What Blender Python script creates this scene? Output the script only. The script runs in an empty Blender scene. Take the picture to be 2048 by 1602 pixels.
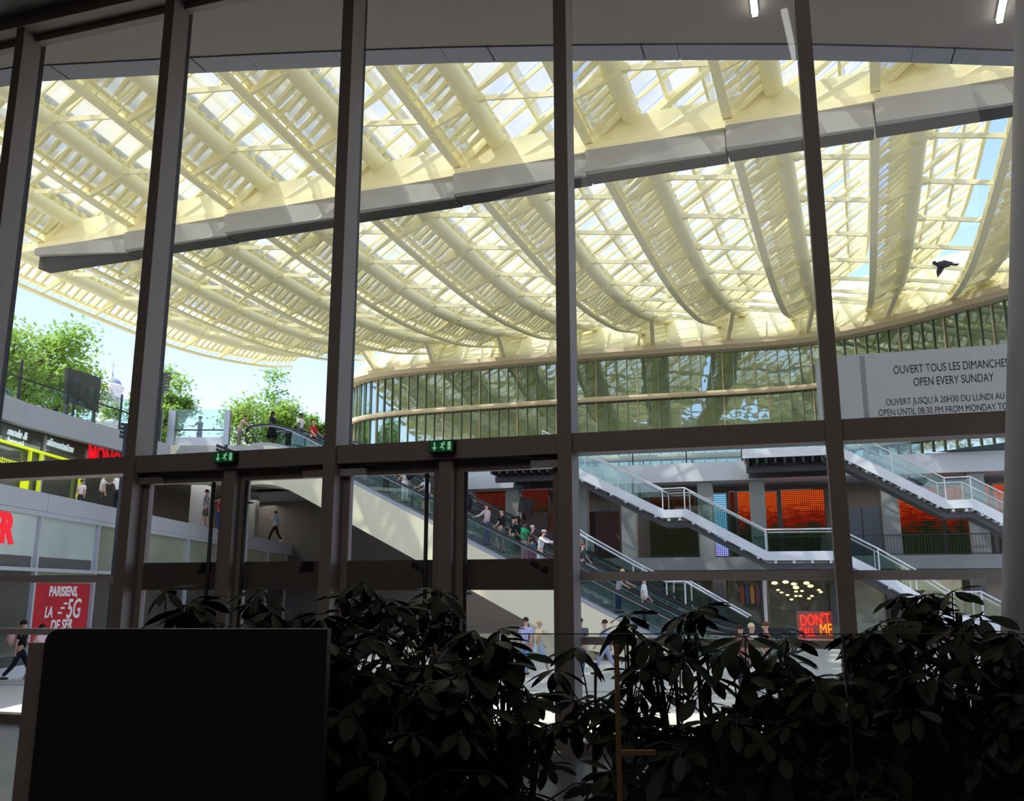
import bpy, math, random
from math import sin, cos, tan, pi, radians, atan2, sqrt
from mathutils import Vector as V, Matrix, noise
random.seed(7)
C = bpy.context.scene.collection
EYE = 1.53
PITCH = radians(11.92)
# ------------------------------------------------------------ camera, sky, sun, exposure
scn = bpy.context.scene
cd = bpy.data.cameras.new('camera'); cam = bpy.data.objects.new('camera', cd); C.objects.link(cam)
cam.location = (0, 0, EYE); cam.rotation_euler = (pi/2 + PITCH, 0, 0)
cd.sensor_width = 36.0; cd.lens = 1800/2048*36.0; cd.clip_start = 0.05; cd.clip_end = 1500
scn.camera = cam
wd = bpy.data.worlds.new('world'); scn.world = wd; wd.use_nodes = True
nt = wd.node_tree; nt.nodes.clear()
out = nt.nodes.new('ShaderNodeOutputWorld'); bg = nt.nodes.new('ShaderNodeBackground')
sky = nt.nodes.new('ShaderNodeTexSky'); sky.sky_type = 'NISHITA'; sky.sun_disc = False
SUN = V((-0.62, -0.30, 0.95)).normalized()
sky.sun_elevation = math.asin(SUN.z); sky.sun_rotation = atan2(SUN.x, SUN.y)
sky.air_density = 1.2; sky.dust_density = 0.7; sky.ozone_density = 3.0
bg.inputs['Strength'].default_value = 0.34
tnt = nt.nodes.new('ShaderNodeMix'); tnt.data_type = 'RGBA'; tnt.blend_type = 'MULTIPLY'; tnt.inputs['Factor'].default_value = 1
tnt.inputs['B'].default_value = (1.0, .91, 1.03, 1)
nt.links.new(sky.outputs[0], tnt.inputs['A']); nt.links.new(tnt.outputs['Result'], bg.inputs['Color']); nt.links.new(bg.outputs[0], out.inputs[0])
sd = bpy.data.lights.new('sun', 'SUN'); sd.energy = 6.0; sd.angle = radians(0.6); sd.color = (1, .95, .86)
sun = bpy.data.objects.new('sun', sd); C.objects.link(sun); sun.location = (-40, -20, 60)
sun.rotation_euler = (-SUN).to_track_quat('-Z', 'Y').to_euler()
scn.view_settings.view_transform = 'Standard'; scn.view_settings.look = 'None'
scn.view_settings.gamma = 1; scn.view_settings.use_curve_mapping = False
scn.view_settings.exposure = 0.45
scn.cycles.transparent_max_bounces = 16; scn.cycles.max_bounces = 6
scn.cycles.diffuse_bounces = 4; scn.cycles.glossy_bounces = 3
scn.cycles.sample_clamp_indirect = 6.0
scn.cycles.caustics_reflective = False; scn.cycles.caustics_refractive = False

# added fill light: a wide area under the hall ceiling, strips in the galleries
def area(name, loc, sx, sy, e, col=(1, .94, .88), rz=0):
    hl = bpy.data.lights.new(name, 'AREA'); hl.shape = 'RECTANGLE'; hl.size = sx; hl.size_y = sy; hl.energy = e; hl.color = col
    ho = bpy.data.objects.new(name, hl); C.objects.link(ho); ho.location = loc; ho.rotation_euler = (0, 0, rz)
area('hall_fill_light', (-3.5, -.2, 9.35), 15, 7, 210)
def far(t_, n_): return (cos(radians(17.3))*t_+sin(radians(17.3))*n_, -sin(radians(17.3))*t_+cos(radians(17.3))*n_)
for t_ in (-16, -4, 8, 20):  # added fill to lift the dark recesses under the slabs
    area('gallery_fill_light', far(t_, 49.8)+(6.9,), 10, 1.2, 90, (1, .97, .93), -radians(17.3))
    area('gallery_fill_light', far(t_, 49.4)+(2.2,), 10, .8, 50, (1, .93, .86), -radians(17.3))
for y_ in (32, 46, 56): area('gallery_fill_light', (-16.3, y_, 7.0), 1.6, 7, 48, (1, .96, .9))

# ------------------------------------------------------------ materials
def lin(c):
    return tuple(((x/255)/12.92 if x/255 <= .04045 else ((x/255+.055)/1.055)**2.4) for x in c)
def mat(name, rgb, rough=.5, metal=0, var=.06, scale=3.0, emit=0, spec=.5, bump=0):
    m = bpy.data.materials.new(name); m.use_nodes = True; n = m.node_tree
    b = n.nodes['Principled BSDF']; c = lin(rgb)
    tc = n.nodes.new('ShaderNodeTexCoord'); no = n.nodes.new('ShaderNodeTexNoise')
    no.inputs['Scale'].default_value = scale; no.inputs['Detail'].default_value = 4
    n.links.new(tc.outputs['Object'], no.inputs['Vector'])
    mx = n.nodes.new('ShaderNodeMix'); mx.data_type = 'RGBA'
    mx.inputs['A'].default_value = tuple(x*(1-var) for x in c)+(1,)
    mx.inputs['B'].default_value = tuple(min(1, x*(1+var)) for x in c)+(1,)
    n.links.new(no.outputs['Fac'], mx.inputs['Factor']); n.links.new(mx.outputs['Result'], b.inputs['Base Color'])
    b.inputs['Roughness'].default_value = rough; b.inputs['Metallic'].default_value = metal
    b.inputs['Specular IOR Level'].default_value = spec
    if emit:
        b.inputs['Emission Color'].default_value = c+(1,); b.inputs['Emission Strength'].default_value = emit
    if bump:
        bp = n.nodes.new('ShaderNodeBump'); bp.inputs['Strength'].default_value = bump
        n.links.new(no.outputs['Fac'], bp.inputs['Height']); n.links.new(bp.outputs[0], b.inputs['Normal'])
    return m
def glassmat(name, tint=(1, 1, 1), refl=1.0, f0=1.45, rough=0.0):
    m = bpy.data.materials.new(name); m.use_nodes = True; n = m.node_tree; n.nodes.clear()
    o = n.nodes.new('ShaderNodeOutputMaterial'); mi = n.nodes.new('ShaderNodeMixShader')
    t = n.nodes.new('ShaderNodeBsdfTransparent'); g = n.nodes.new('ShaderNodeBsdfGlossy')
    t.inputs[0].default_value = tuple(tint)+(1,); g.inputs['Roughness'].default_value = rough
    lw = n.nodes.new('ShaderNodeLayerWeight'); lw.inputs['Blend'].default_value = .5
    pw = n.nodes.new('ShaderNodeMath'); pw.operation = 'POWER'; pw.inputs[1].default_value = 5.0
    n.links.new(lw.outputs['Facing'], pw.inputs[0])
    ml = n.nodes.new('ShaderNodeMath'); ml.operation = 'MULTIPLY_ADD'; ml.inputs[1].default_value = .7*refl; ml.inputs[2].default_value = .04*refl
    n.links.new(pw.outputs[0], ml.inputs[0]); n.links.new(ml.outputs[0], mi.inputs[0])
    n.links.new(t.outputs[0], mi.inputs[1]); n.links.new(g.outputs[0], mi.inputs[2]); n.links.new(mi.outputs[0], o.inputs[0])
    return m
def canopy_glass(name):
    # cast glass shingles: milky, each pane a little clearer or denser than the next
    m = bpy.data.materials.new(name); m.use_nodes = True; n = m.node_tree; n.nodes.clear()
    o = n.nodes.new('ShaderNodeOutputMaterial')
    tr = n.nodes.new('ShaderNodeBsdfTranslucent'); tr.inputs[0].default_value = (.52, .50, .40, 1)
    df = n.nodes.new('ShaderNodeBsdfDiffuse'); df.inputs[0].default_value = (.80, .77, .64, 1)
    tp = n.nodes.new('ShaderNodeBsdfTransparent'); tp.inputs[0].default_value = (.86, .90, .93, 1)
    m1 = n.nodes.new('ShaderNodeMixShader'); m1.inputs[0].default_value = .35
    m2 = n.nodes.new('ShaderNodeMixShader')
    tc = n.nodes.new('ShaderNodeTexCoord'); no = n.nodes.new('ShaderNodeTexNoise'); no.inputs['Scale'].default_value = .55
    no.inputs['Detail'].default_value = 3
    n.links.new(tc.outputs['Object'], no.inputs['Vector'])
    mr = n.nodes.new('ShaderNodeMapRange'); mr.inputs['From Min'].default_value = .35; mr.inputs['From Max'].default_value = .68
    mr.inputs['To Min'].default_value = .12; mr.inputs['To Max'].default_value = .55
    n.links.new(no.outputs['Fac'], mr.inputs['Value']); n.links.new(mr.outputs[0], m2.inputs[0])
    n.links.new(tr.outputs[0], m1.inputs[1]); n.links.new(df.outputs[0], m1.inputs[2])
    n.links.new(m1.outputs[0], m2.inputs[1]); n.links.new(tp.outputs[0], m2.inputs[2]); n.links.new(m2.outputs[0], o.inputs[0])
    return m
def mirrorglass(name, base, refl=.45):
    m = bpy.data.materials.new(name); m.use_nodes = True; n = m.node_tree; n.nodes.clear()
    o = n.nodes.new('ShaderNodeOutputMaterial'); mi = n.nodes.new('ShaderNodeMixShader')
    d = n.nodes.new('ShaderNodeBsdfDiffuse'); g = n.nodes.new('ShaderNodeBsdfGlossy')
    tc = n.nodes.new('ShaderNodeTexCoord'); no = n.nodes.new('ShaderNodeTexNoise'); no.inputs['Scale'].default_value = .35
    n.links.new(tc.outputs['Object'], no.inputs['Vector'])
    mx = n.nodes.new('ShaderNodeMix'); mx.data_type = 'RGBA'; c = lin(base)
    mx.inputs['A'].default_value = tuple(x*.6 for x in c)+(1,); mx.inputs['B'].default_value = tuple(x*1.5 for x in c)+(1,)
    n.links.new(no.outputs['Fac'], mx.inputs['Factor']); n.links.new(mx.outputs['Result'], d.inputs[0])
    g.inputs['Roughness'].default_value = .03; g.inputs[0].default_value = (.72, .86, .80, 1)
    bp = n.nodes.new('ShaderNodeBump'); bp.inputs['Strength'].default_value = .05; bp.inputs['Distance'].default_value = .3
    n2 = n.nodes.new('ShaderNodeTexNoise'); n2.inputs['Scale'].default_value = .8
    n.links.new(tc.outputs['Object'], n2.inputs['Vector']); n.links.new(n2.outputs['Fac'], bp.inputs['Height'])
    n.links.new(bp.outputs[0], g.inputs['Normal'])
    mi.inputs[0].default_value = refl
    n.links.new(d.outputs[0], mi.inputs[1]); n.links.new(g.outputs[0], mi.inputs[2]); n.links.new(mi.outputs[0], o.inputs[0])
    return m
def ledmat(name, top, mid, low, strength, dots=(22, 34), split=.45):
    m = bpy.data.materials.new(name); m.use_nodes = True; n = m.node_tree; n.nodes.clear()
    L = n.links.new
    o = n.nodes.new('ShaderNodeOutputMaterial'); em = n.nodes.new('ShaderNodeEmission')
    tc = n.nodes.new('ShaderNodeTexCoord'); sp = n.nodes.new('ShaderNodeSeparateXYZ'); L(tc.outputs['UV'], sp.inputs[0])
    no = n.nodes.new('ShaderNodeTexNoise'); no.inputs['Scale'].default_value = 3.2; no.inputs['Detail'].default_value = 4
    mp = n.nodes.new('ShaderNodeMapping'); mp.inputs['Scale'].default_value = (.7, 5, 1)
    L(tc.outputs['UV'], mp.inputs[0]); L(mp.outputs[0], no.inputs['Vector'])
    ad = n.nodes.new('ShaderNodeMath'); ad.operation = 'MULTIPLY_ADD'; ad.inputs[1].default_value = .85
    L(no.outputs['Fac'], ad.inputs[0]); L(sp.outputs['Y'], ad.inputs[2])
    su = n.nodes.new('ShaderNodeMath'); su.operation = 'SUBTRACT'; su.inputs[1].default_value = .425; L(ad.outputs[0], su.inputs[0])
    cr = n.nodes.new('ShaderNodeValToRGB'); e = cr.color_ramp.elements
    e[0].position = max(0, split-.2); e[0].color = tuple(lin(low))+(1,)
    e[1].position = min(1, split+.25); e[1].color = tuple(lin(top))+(1,)
    x = e.new(split+.02); x.color = tuple(lin(mid))+(1,)
    L(su.outputs[0], cr.inputs[0])
    def wav(axis, k):
        a = n.nodes.new('ShaderNodeMath'); a.operation = 'MULTIPLY'; a.inputs[1].default_value = k*2*pi; L(sp.outputs[axis], a.inputs[0])
        s = n.nodes.new('ShaderNodeMath'); s.operation = 'SINE'; L(a.outputs[0], s.inputs[0])
        q = n.nodes.new('ShaderNodeMath'); q.operation = 'MULTIPLY_ADD'; q.inputs[1].default_value = .4; q.inputs[2].default_value = .6
        L(s.outputs[0], q.inputs[0]); return q
    a, b = wav('X', dots[0]), wav('Y', dots[1])
    pr = n.nodes.new('ShaderNodeMath'); pr.operation = 'MULTIPLY'; L(a.outputs[0], pr.inputs[0]); L(b.outputs[0], pr.inputs[1])
    st = n.nodes.new('ShaderNodeMath'); st.operation = 'MULTIPLY'; st.inputs[1].default_value = strength; L(pr.outputs[0], st.inputs[0])
    L(cr.outputs[0], em.inputs[0]); L(st.outputs[0], em.inputs[1]); L(em.outputs[0], o.inputs[0])
    return m
M = dict(
 cream=mat('cream_paint', (253, 244, 196), .45, var=.03, scale=.7),
 creamw=mat('cream_enamel', (254, 244, 206), .30, var=.03, scale=.3),
 trimc=mat('cream_trim', (214, 196, 160), .5),
 girder=mat('grey_gutter_panel', (165, 163, 156), .55, var=.03),
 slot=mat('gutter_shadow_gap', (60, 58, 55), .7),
 frame=mat('dark_bronze_aluminium', (142, 130, 124), .5, metal=.0, var=.05),
 frame2=mat('black_gasket', (22, 22, 24), .6),
 soffit=mat('soffit_board', (158, 148, 140), .8, var=.04, scale=1.2),
 soffitedge=mat('soffit_edge_metal', (150, 150, 156), .5, var=.03),
 ceil=mat('ceiling_paint', (120, 116, 110), .85, var=.04),
 inwall=mat('interior_wall_paint', (70, 66, 62), .85),
 infloor=mat('polished_stone_floor', (88, 90, 98), .22, var=.15, scale=.6),
 darkpanel=mat('charcoal_laminate', (34, 32, 31), .5, var=.1),
 column=mat('column_paint', (232, 228, 232), .55, var=.04, scale=1.5),
 white=mat('white_panel', (214, 216, 222), .4, var=.03, scale=.5),
 whitest=mat('white_steel', (224, 225, 228), .35, var=.03),
 banner=None,
 ink=mat('grey_ink', (112, 116, 120), .7),
 grey=mat('grey_metal_panel', (188, 190, 198), .5, var=.03, scale=.4),
 alum=mat('anodised_aluminium', (178, 178, 180), .4, metal=.2, var=.04),
 steel=mat('brushed_steel', (150, 150, 150), .3, metal=.8),
 dsteel=mat('dark_steel', (62, 62, 66), .5, metal=.4),
 asphalt=mat('plaza_paving', (208, 205, 199), .55, var=.07, scale=.8),
 deck=mat('terrace_paving', (180, 176, 168), .7, var=.06),
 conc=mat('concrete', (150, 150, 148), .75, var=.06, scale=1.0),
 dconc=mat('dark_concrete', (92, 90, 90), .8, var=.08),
 recess=mat('recess_wall', (128, 121, 115), .8, var=.12, scale=.5),
 shopdark=mat('shop_interior', (98, 96, 88), .8, var=.3, scale=.35),
 door2=mat('blue_grey_metal_door', (92, 100, 112), .5),
 black=mat('black_plastic', (24, 24, 26), .5),
 rubber=mat('black_rubber', (34, 34, 36), .5),
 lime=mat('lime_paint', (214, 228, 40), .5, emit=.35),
 red=mat('red_sign', (226, 26, 44), .4, emit=.6),
 wlet=mat('white_letter', (225, 240, 245), .4, emit=.35),
 neon=mat('red_neon', (255, 40, 22), .4, emit=2.2),
 neonhot=mat('orange_neon', (255, 120, 30), .4, emit=1.9),
 poster=mat('red_poster', (196, 30, 44), .5, var=.45, scale=.5),
 posterw=mat('poster_white_print', (240, 240, 240), .5),
 reflect_tan=mat('tan_reflection', (150, 104, 70), .5, var=.2, scale=8),
 bark=mat('bark', (92, 76, 62), .9, var=.2, scale=6),
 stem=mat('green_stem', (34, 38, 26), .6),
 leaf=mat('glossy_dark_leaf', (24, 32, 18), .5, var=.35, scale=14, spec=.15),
 stone=mat('pale_church_stone', (226, 218, 212), .8, var=.06),
 slate=mat('blue_slate', (150, 158, 190), .6),
 exitg=mat('exit_sign_green', (10, 96, 46), .4, emit=.16),
 exitw=mat('exit_sign_white', (170, 230, 185), .4, emit=.28),
 lamp=mat('lamp_diffuser', (255, 255, 250), .5, emit=6),
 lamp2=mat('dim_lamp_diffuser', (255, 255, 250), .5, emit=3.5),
 warm=mat('warm_pendant_glass', (255, 240, 170), .4, emit=1.2),
 soil=mat('potting_soil', (50, 40, 32), .95, var=.3, scale=20),
 skin=mat('skin', (206, 160, 134), .55), skind=mat('brown_skin', (104, 70, 54), .55),
 glass=glassmat('window_glass', (.93, .94, .93), 1.0, 1.5),
 clear=glassmat('balustrade_glass', (.80, .88, .86), 1.2, 1.5),
 screen=glassmat('screen_glass', (.93, .95, .94), .8, 1.45),
 cglass=canopy_glass('canopy_cast_glass'),
 drum=mirrorglass('green_solar_glass', (50, 72, 52), .38),
 shopglass=mirrorglass('shop_glass', (158, 160, 142), .2),
 shoplit=mirrorglass('shop_glass_frosted', (204, 216, 210), .16),
 shopblk=mirrorglass('dark_shop_glass', (84, 84, 76), .16),
 band=mat('brown_frosted_film', (92, 84, 80), .6),
 ledr=ledmat('red_led_screen', (255, 96, 34), (170, 34, 20), (48, 56, 36), 1.0, split=.56),
 finm=mat('sage_fin_paint', (140, 146, 118), .5),
 stepm=mat('escalator_step_metal', (150, 152, 154), .4, metal=.2),
 railp=mat('pale_rail_paint', (240, 226, 228), .5, var=.02),
 ledd=ledmat('dim_led_screen', (120, 40, 30), (60, 56, 36), (48, 52, 36), .9, split=.6),
 ledb=ledmat('blue_led_screen', (130, 190, 235), (120, 190, 240), (150, 150, 235), 1.9, (7, 30), .3),
)
def leafy(name, a, b):
    m = bpy.data.materials.new(name); m.use_nodes = True; n = m.node_tree; n.nodes.clear()
    o = n.nodes.new('ShaderNodeOutputMaterial'); mi = n.nodes.new('ShaderNodeMixShader'); mi.inputs[0].default_value = .45
    d = n.nodes.new('ShaderNodeBsdfDiffuse'); t = n.nodes.new('ShaderNodeBsdfTranslucent')
    tc = n.nodes.new('ShaderNodeTexCoord'); no = n.nodes.new('ShaderNodeTexNoise'); no.inputs['Scale'].default_value = 1.3
    n.links.new(tc.outputs['Object'], no.inputs['Vector'])
    mx = n.nodes.new('ShaderNodeMix'); mx.data_type = 'RGBA'
    mx.inputs['A'].default_value = lin(a)+(1,); mx.inputs['B'].default_value = lin(b)+(1,)
    n.links.new(no.outputs['Fac'], mx.inputs['Factor'])
    n.links.new(mx.outputs['Result'], d.inputs[0]); n.links.new(mx.outputs['Result'], t.inputs[0])
    n.links.new(d.outputs[0], mi.inputs[1]); n.links.new(t.outputs[0], mi.inputs[2]); n.links.new(mi.outputs[0], o.inputs[0])
    return m
M['tree'] = leafy('tree_leaves', (110, 150, 70), (190, 214, 112))
M['palm'] = leafy('palm_leaves', (70, 100, 50), (110, 140, 70))
M['banner'] = leafy('white_banner_fabric', (236, 238, 242), (246, 247, 250))
_cloth = {}
def cloth(rgb):
    if rgb not in _cloth: _cloth[rgb] = mat('cloth_%d' % len(_cloth), rgb, .85, var=.08, scale=9, spec=.2)
    return _cloth[rgb]

# ------------------------------------------------------------ geometry helpers
Z = V((0, 0, 1))
class MB:
    def __init__(s): s.v = []; s.f = []
    def add(s, vs, fs):
        b = len(s.v); s.v += [V(x) for x in vs]; s.f += [tuple(b+i for i in f) for f in fs]; return s
    def poly(s, *p): return s.add(p, [tuple(range(len(p)))])
    def box8(s, p): return s.add(p, [(0, 3, 2, 1), (4, 5, 6, 7), (0, 1, 5, 4), (1, 2, 6, 5), (2, 3, 7, 6), (3, 0, 4, 7)])
    def box(s, c, a, b, d):
        c, a, b, d = V(c), V(a), V(b), V(d)
        return s.box8([c-a-b-d, c+a-b-d, c+a+b-d, c-a+b-d, c-a-b+d, c+a-b+d, c+a+b+d, c-a+b+d])
    def abox(s, x0, x1, y0, y1, z0, z1):
        return s.box(((x0+x1)/2, (y0+y1)/2, (z0+z1)/2), ((x1-x0)/2, 0, 0), (0, (y1-y0)/2, 0), (0, 0, (z1-z0)/2))
    def bar(s, p, q, w, h=None, up=Z, w2=None, h2=None):
        p, q = V(p), V(q); h = w if h is None else h; d = (q-p).normalized(); sx = d.cross(up)
        if sx.length < 1e-4: sx = d.cross(V((1, 0, 0)))
        sx.normalize(); u = sx.cross(d).normalized()
        w2 = w if w2 is None else w2; h2 = h if h2 is None else h2
        r = [p-sx*w/2-u*h/2, p+sx*w/2-u*h/2, p+sx*w/2+u*h/2, p-sx*w/2+u*h/2,
             q-sx*w2/2-u*h2/2, q+sx*w2/2-u*h2/2, q+sx*w2/2+u*h2/2, q-sx*w2/2+u*h2/2]
        return s.box8(r)
    def sweep(s, path, prof, up=Z, caps=True, closed=True):
        # prof: list of (side, up) offsets; mitred along the path
        path = [V(p) for p in path]; n = len(prof); b = len(s.v)
        for i, p in enumerate(path):
            d = (path[min(i+1, len(path)-1)]-path[max(i-1, 0)]).normalized()
            sx = d.cross(up).normalized(); u = sx.cross(d).normalized()
            for a, c in prof: s.v.append(p+sx*a+u*c)
        for i in range(len(path)-1):
            for j in range(n if closed else n-1):
                k = (j+1) % n
                s.f.append((b+i*n+j, b+i*n+k, b+(i+1)*n+k, b+(i+1)*n+j))
        if caps and closed:
            s.f.append(tuple(b+j for j in range(n))[::-1]); s.f.append(tuple(b+(len(path)-1)*n+j for j in range(n)))
        return s
    def rectsweep(s, path, w, h, up=Z): return s.sweep(path, [(-w/2, -h/2), (w/2, -h/2), (w/2, h/2), (-w/2, h/2)], up)
    def tube(s, path, r, n=10, up=Z, r2=None):
        path = [V(p) for p in path]; r2 = r if r2 is None else r2; b = len(s.v); m = len(path)
        for i, p in enumerate(path):
            d = (path[min(i+1, m-1)]-path[max(i-1, 0)]).normalized()
            sx = d.cross(up)
            if sx.length < 1e-3: sx = d.cross(V((1, 0, 0)))
            sx.normalize(); u = sx.cross(d); rr = r+(r2-r)*i/max(1, m-1)
            for j in range(n): s.v.append(p+sx*cos(2*pi*j/n)*rr+u*sin(2*pi*j/n)*rr)
        for i in range(m-1):
            for j in range(n):
                k = (j+1) % n; s.f.append((b+i*n+j, b+i*n+k, b+(i+1)*n+k, b+(i+1)*n+j))
        s.f.append(tuple(b+j for j in range(n))[::-1]); s.f.append(tuple(b+(m-1)*n+j for j in range(n)))
        return s
    def prism(s, pts, ext):
        pts = [V(p) for p in pts]; e = V(ext); n = len(pts); b = len(s.v)
        s.v += pts+[p+e for p in pts]
        s.f.append(tuple(b+i for i in range(n))); s.f.append(tuple(b+n+i for i in range(n))[::-1])
        for i in range(n):
            k = (i+1) % n; s.f.append((b+i, b+n+i, b+n+k, b+k))
        return s
    def ball(s, c, r, sc=(1, 1, 1), nu=10, nv=7, cut=-1):
        c = V(c); b = len(s.v)
        for i in range(nv+1):
            t = pi*i/nv
            for j in range(nu):
                z = max(cos(t), cut)
                s.v.append(c+V((sin(t)*cos(2*pi*j/nu)*sc[0], sin(t)*sin(2*pi*j/nu)*sc[1], z*sc[2]))*r)
        for i in range(nv):
            for j in range(nu):
                k = (j+1) % nu; s.f.append((b+i*nu+j, b+(i+1)*nu+j, b+(i+1)*nu+k, b+i*nu+k))
        return s
    def lathe(s, c, prof, n=16):
        c = V(c); b = len(s.v)
        for r, z in prof:
            for j in range(n): s.v.append(c+V((r*cos(2*pi*j/n), r*sin(2*pi*j/n), z)))
        for i in range(len(prof)-1):
            for j in range(n):
                k = (j+1) % n; s.f.append((b+i*n+j, b+i*n+k, b+(i+1)*n+k, b+(i+1)*n+j))
        return s
WL = {}
def root(name, label, cat, loc=(0, 0, 0), group=None, kind=None):
    o = bpy.data.objects.new(name, None); C.objects.link(o); o.location = loc; o.empty_display_size = .2
    WL[o] = V(loc)
    if kind: o['kind'] = kind
    if label: o['label'] = label
    if cat: o['category'] = cat
    if group: o['group'] = group
    return o
def part(name, mb, m, parent=None, smooth=False, label=None, kind=None, local=False):
    me = bpy.data.meshes.new(name); off = V((0, 0, 0)) if (parent is None or local) else WL.get(parent, V((0, 0, 0)))
    me.from_pydata([tuple(v-off) for v in mb.v], [], mb.f); me.validate(); me.update()
    me.materials.append(m)
    if smooth: me.polygons.foreach_set('use_smooth', [True]*len(me.polygons))
    o = bpy.data.objects.new(name, me); C.objects.link(o)
    if parent is not None: o.parent = parent; WL[o] = off
    if label: o['label'] = label
    if kind: o['kind'] = kind
    return o
def thing(name, mb, m, label, cat, group=None, smooth=False, kind=None):
    # a thing that is one mesh: origin at its base
    xs = [v.x for v in mb.v]; ys = [v.y for v in mb.v]; zs = [v.z for v in mb.v]
    c = V(((min(xs)+max(xs))/2, (min(ys)+max(ys))/2, min(zs)))
    me = bpy.data.meshes.new(name); me.from_pydata([tuple(v-c) for v in mb.v], [], mb.f); me.validate(); me.update(); me.materials.append(m)
    if smooth: me.polygons.foreach_set('use_smooth', [True]*len(me.polygons))
    o = bpy.data.objects.new(name, me); C.objects.link(o); o.location = c; WL[o] = c
    if label: o['label'] = label
    if cat: o['category'] = cat
    if group: o['group'] = group
    if kind: o['kind'] = kind
    return o
def struct(name, mb, m, smooth=False):
    o = part(name, mb, m, None, smooth); o['kind'] = 'structure'; return o
def text(name, s, at, xd, yd, size, m, parent=None, ext=.01, align='LEFT', sx=1, label=None, shear=0, bold=0):
    cu = bpy.data.curves.new(name, 'FONT'); cu.body = s; cu.size = size; cu.extrude = ext; cu.align_x = align; cu.shear = shear; cu.offset = bold
    t = bpy.data.objects.new(name, cu); C.objects.link(t)
    dg = bpy.context.evaluated_depsgraph_get(); me = bpy.data.meshes.new_from_object(t.evaluated_get(dg))
    bpy.data.objects.remove(t); me.name = name; me.materials.clear(); me.materials.append(m)
    xd, yd = V(xd).normalized(), V(yd).normalized(); zd = xd.cross(yd)
    mm = Matrix((xd*sx, yd, zd)).transposed().to_4x4(); mm.translation = V(at)-(WL.get(parent, V((0, 0, 0))) if parent else V((0, 0, 0)))
    me.transform(mm); o = bpy.data.objects.new(name, me); C.objects.link(o)
    if parent: o.parent = parent; WL[o] = WL.get(parent, V((0, 0, 0)))
    if label: o['label'] = label
    return o
# sight lines of the photograph (2048 x 1602) turned into points on known planes of the place
CAM = V((0, 0, EYE))
def ray(px, py):
    a, b = px-1024, 801-py
    return V((a, 1800*cos(PITCH)-b*sin(PITCH), 1800*sin(PITCH)+b*cos(PITCH)))
def on_y(px, py, y): r = ray(px, py); return CAM+r*(y/r.y)
def on_x(px, py, x): r = ray(px, py); return CAM+r*(x/r.x)
def on_z(px, py, z): r = ray(px, py); return CAM+r*((z-EYE)/r.z)
AW = radians(17.3)
WN = V((sin(AW), cos(AW), 0)); WT = V((cos(AW), -sin(AW), 0))
def wp(t, n, z): return WT*t+WN*n+Z*z
def on_n(px, py, n): r = ray(px, py); return CAM+r*(n/r.dot(WN))
def tn(px, py, n): return on_n(px, py, n).dot(WT)
AC = radians(21.0)
CU = V((sin(AC), cos(AC), 0)); CW = V((cos(AC), -sin(AC), 0))
def cp(u, w, z): return CU*u+CW*w+Z*(z+EYE)
PLAZA = EYE-2.43
L2 = EYE+6.6
# ------------------------------------------------------------ the hall the camera stands in
GN = 9.0
MT = [-12.62, -9.98, -7.50, -4.87, -2.23, .33, 2.95, 5.6]; MW = .145; MD = .30
TOPZ = 9.25
def wbox(t0, t1, n0, n1, z0, z1, mb=None):
    mb = mb or MB(); return mb.box(wp((t0+t1)/2, (n0+n1)/2, (z0+z1)/2), WT*(t1-t0)/2, WN*(n1-n0)/2, Z*(z1-z0)/2)
struct('floor', wbox(-14.5, 7.6, -5, 9.12, -.3, 0), M['infloor'])
struct('ceiling', wbox(-14.5, 7.6, -5, 9.1, 9.42, 9.6), M['ceil'])
struct('wall_back', wbox(-14.5, 7.6, -5.2, -5, -.3, 9.6), M['inwall'])
struct('wall_left', wbox(-14.7, -14.5, -5.2, 9.1, -.3, 9.6), M['inwall'])
struct('wall_right', wbox(7.6, 7.8, -5.2, 9.1, -.3, 9.6), M['inwall'])
# glazed front: mullions, transoms, sill, head
for i, t in enumerate(MT):
    b = wbox(t, t+MW, GN-MD, GN, 0, TOPZ)
    struct('trim_%d' % (i+1), b, M['frame'])
    g = wbox(t+.02, t+MW-.02, GN, GN+.10, 0, TOPZ); part('gasket', g, M['frame2'], bpy.data.objects['trim_%d' % (i+1)])
struct('trim_20', wbox(-14.5, 7.6, GN-MD-.04, GN+.12, TOPZ-.02, 9.44), M['frame'])
tr = struct('trim_21', MB(), M['frame'])
bays = [(MT[i]+MW, MT[i+1]) for i in range(len(MT)-1)]
DOORS = (2, 3)
k = 30
for i, (a, b) in enumerate(bays):
    struct('trim_%d' % k, wbox(a, b, GN-.26, GN, 2.885, 3.085), M['frame']); k += 1
    struct('trim_%d' % k, wbox(a, b, GN-.10, GN+.02, TOPZ-.12, TOPZ-.02), M['frame']); k += 1
    if i not in DOORS:
        struct('trim_%d' % k, wbox(a, b, GN-.05, GN+.12, 0, .09), M['frame']); k += 1
        struct('trim_%d' % k, wbox(a-.02, b+.02, GN+.10, GN+.17, 1.625, 1.715), M['railp']); k += 1
        struct('trim_%d' % k, wbox(a-.02, b+.02, GN+.10, GN+.17, 1.0, 1.075), M['railp']); k += 1
bpy.data.objects.remove(tr)
for i, (a, b) in enumerate(bays):
    w = struct('window_%d' % (i+1), wbox(a-.01, b+.01, GN+.03, GN+.035, 3.06 if i in DOORS else .07, TOPZ-.05), M['glass'])
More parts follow.
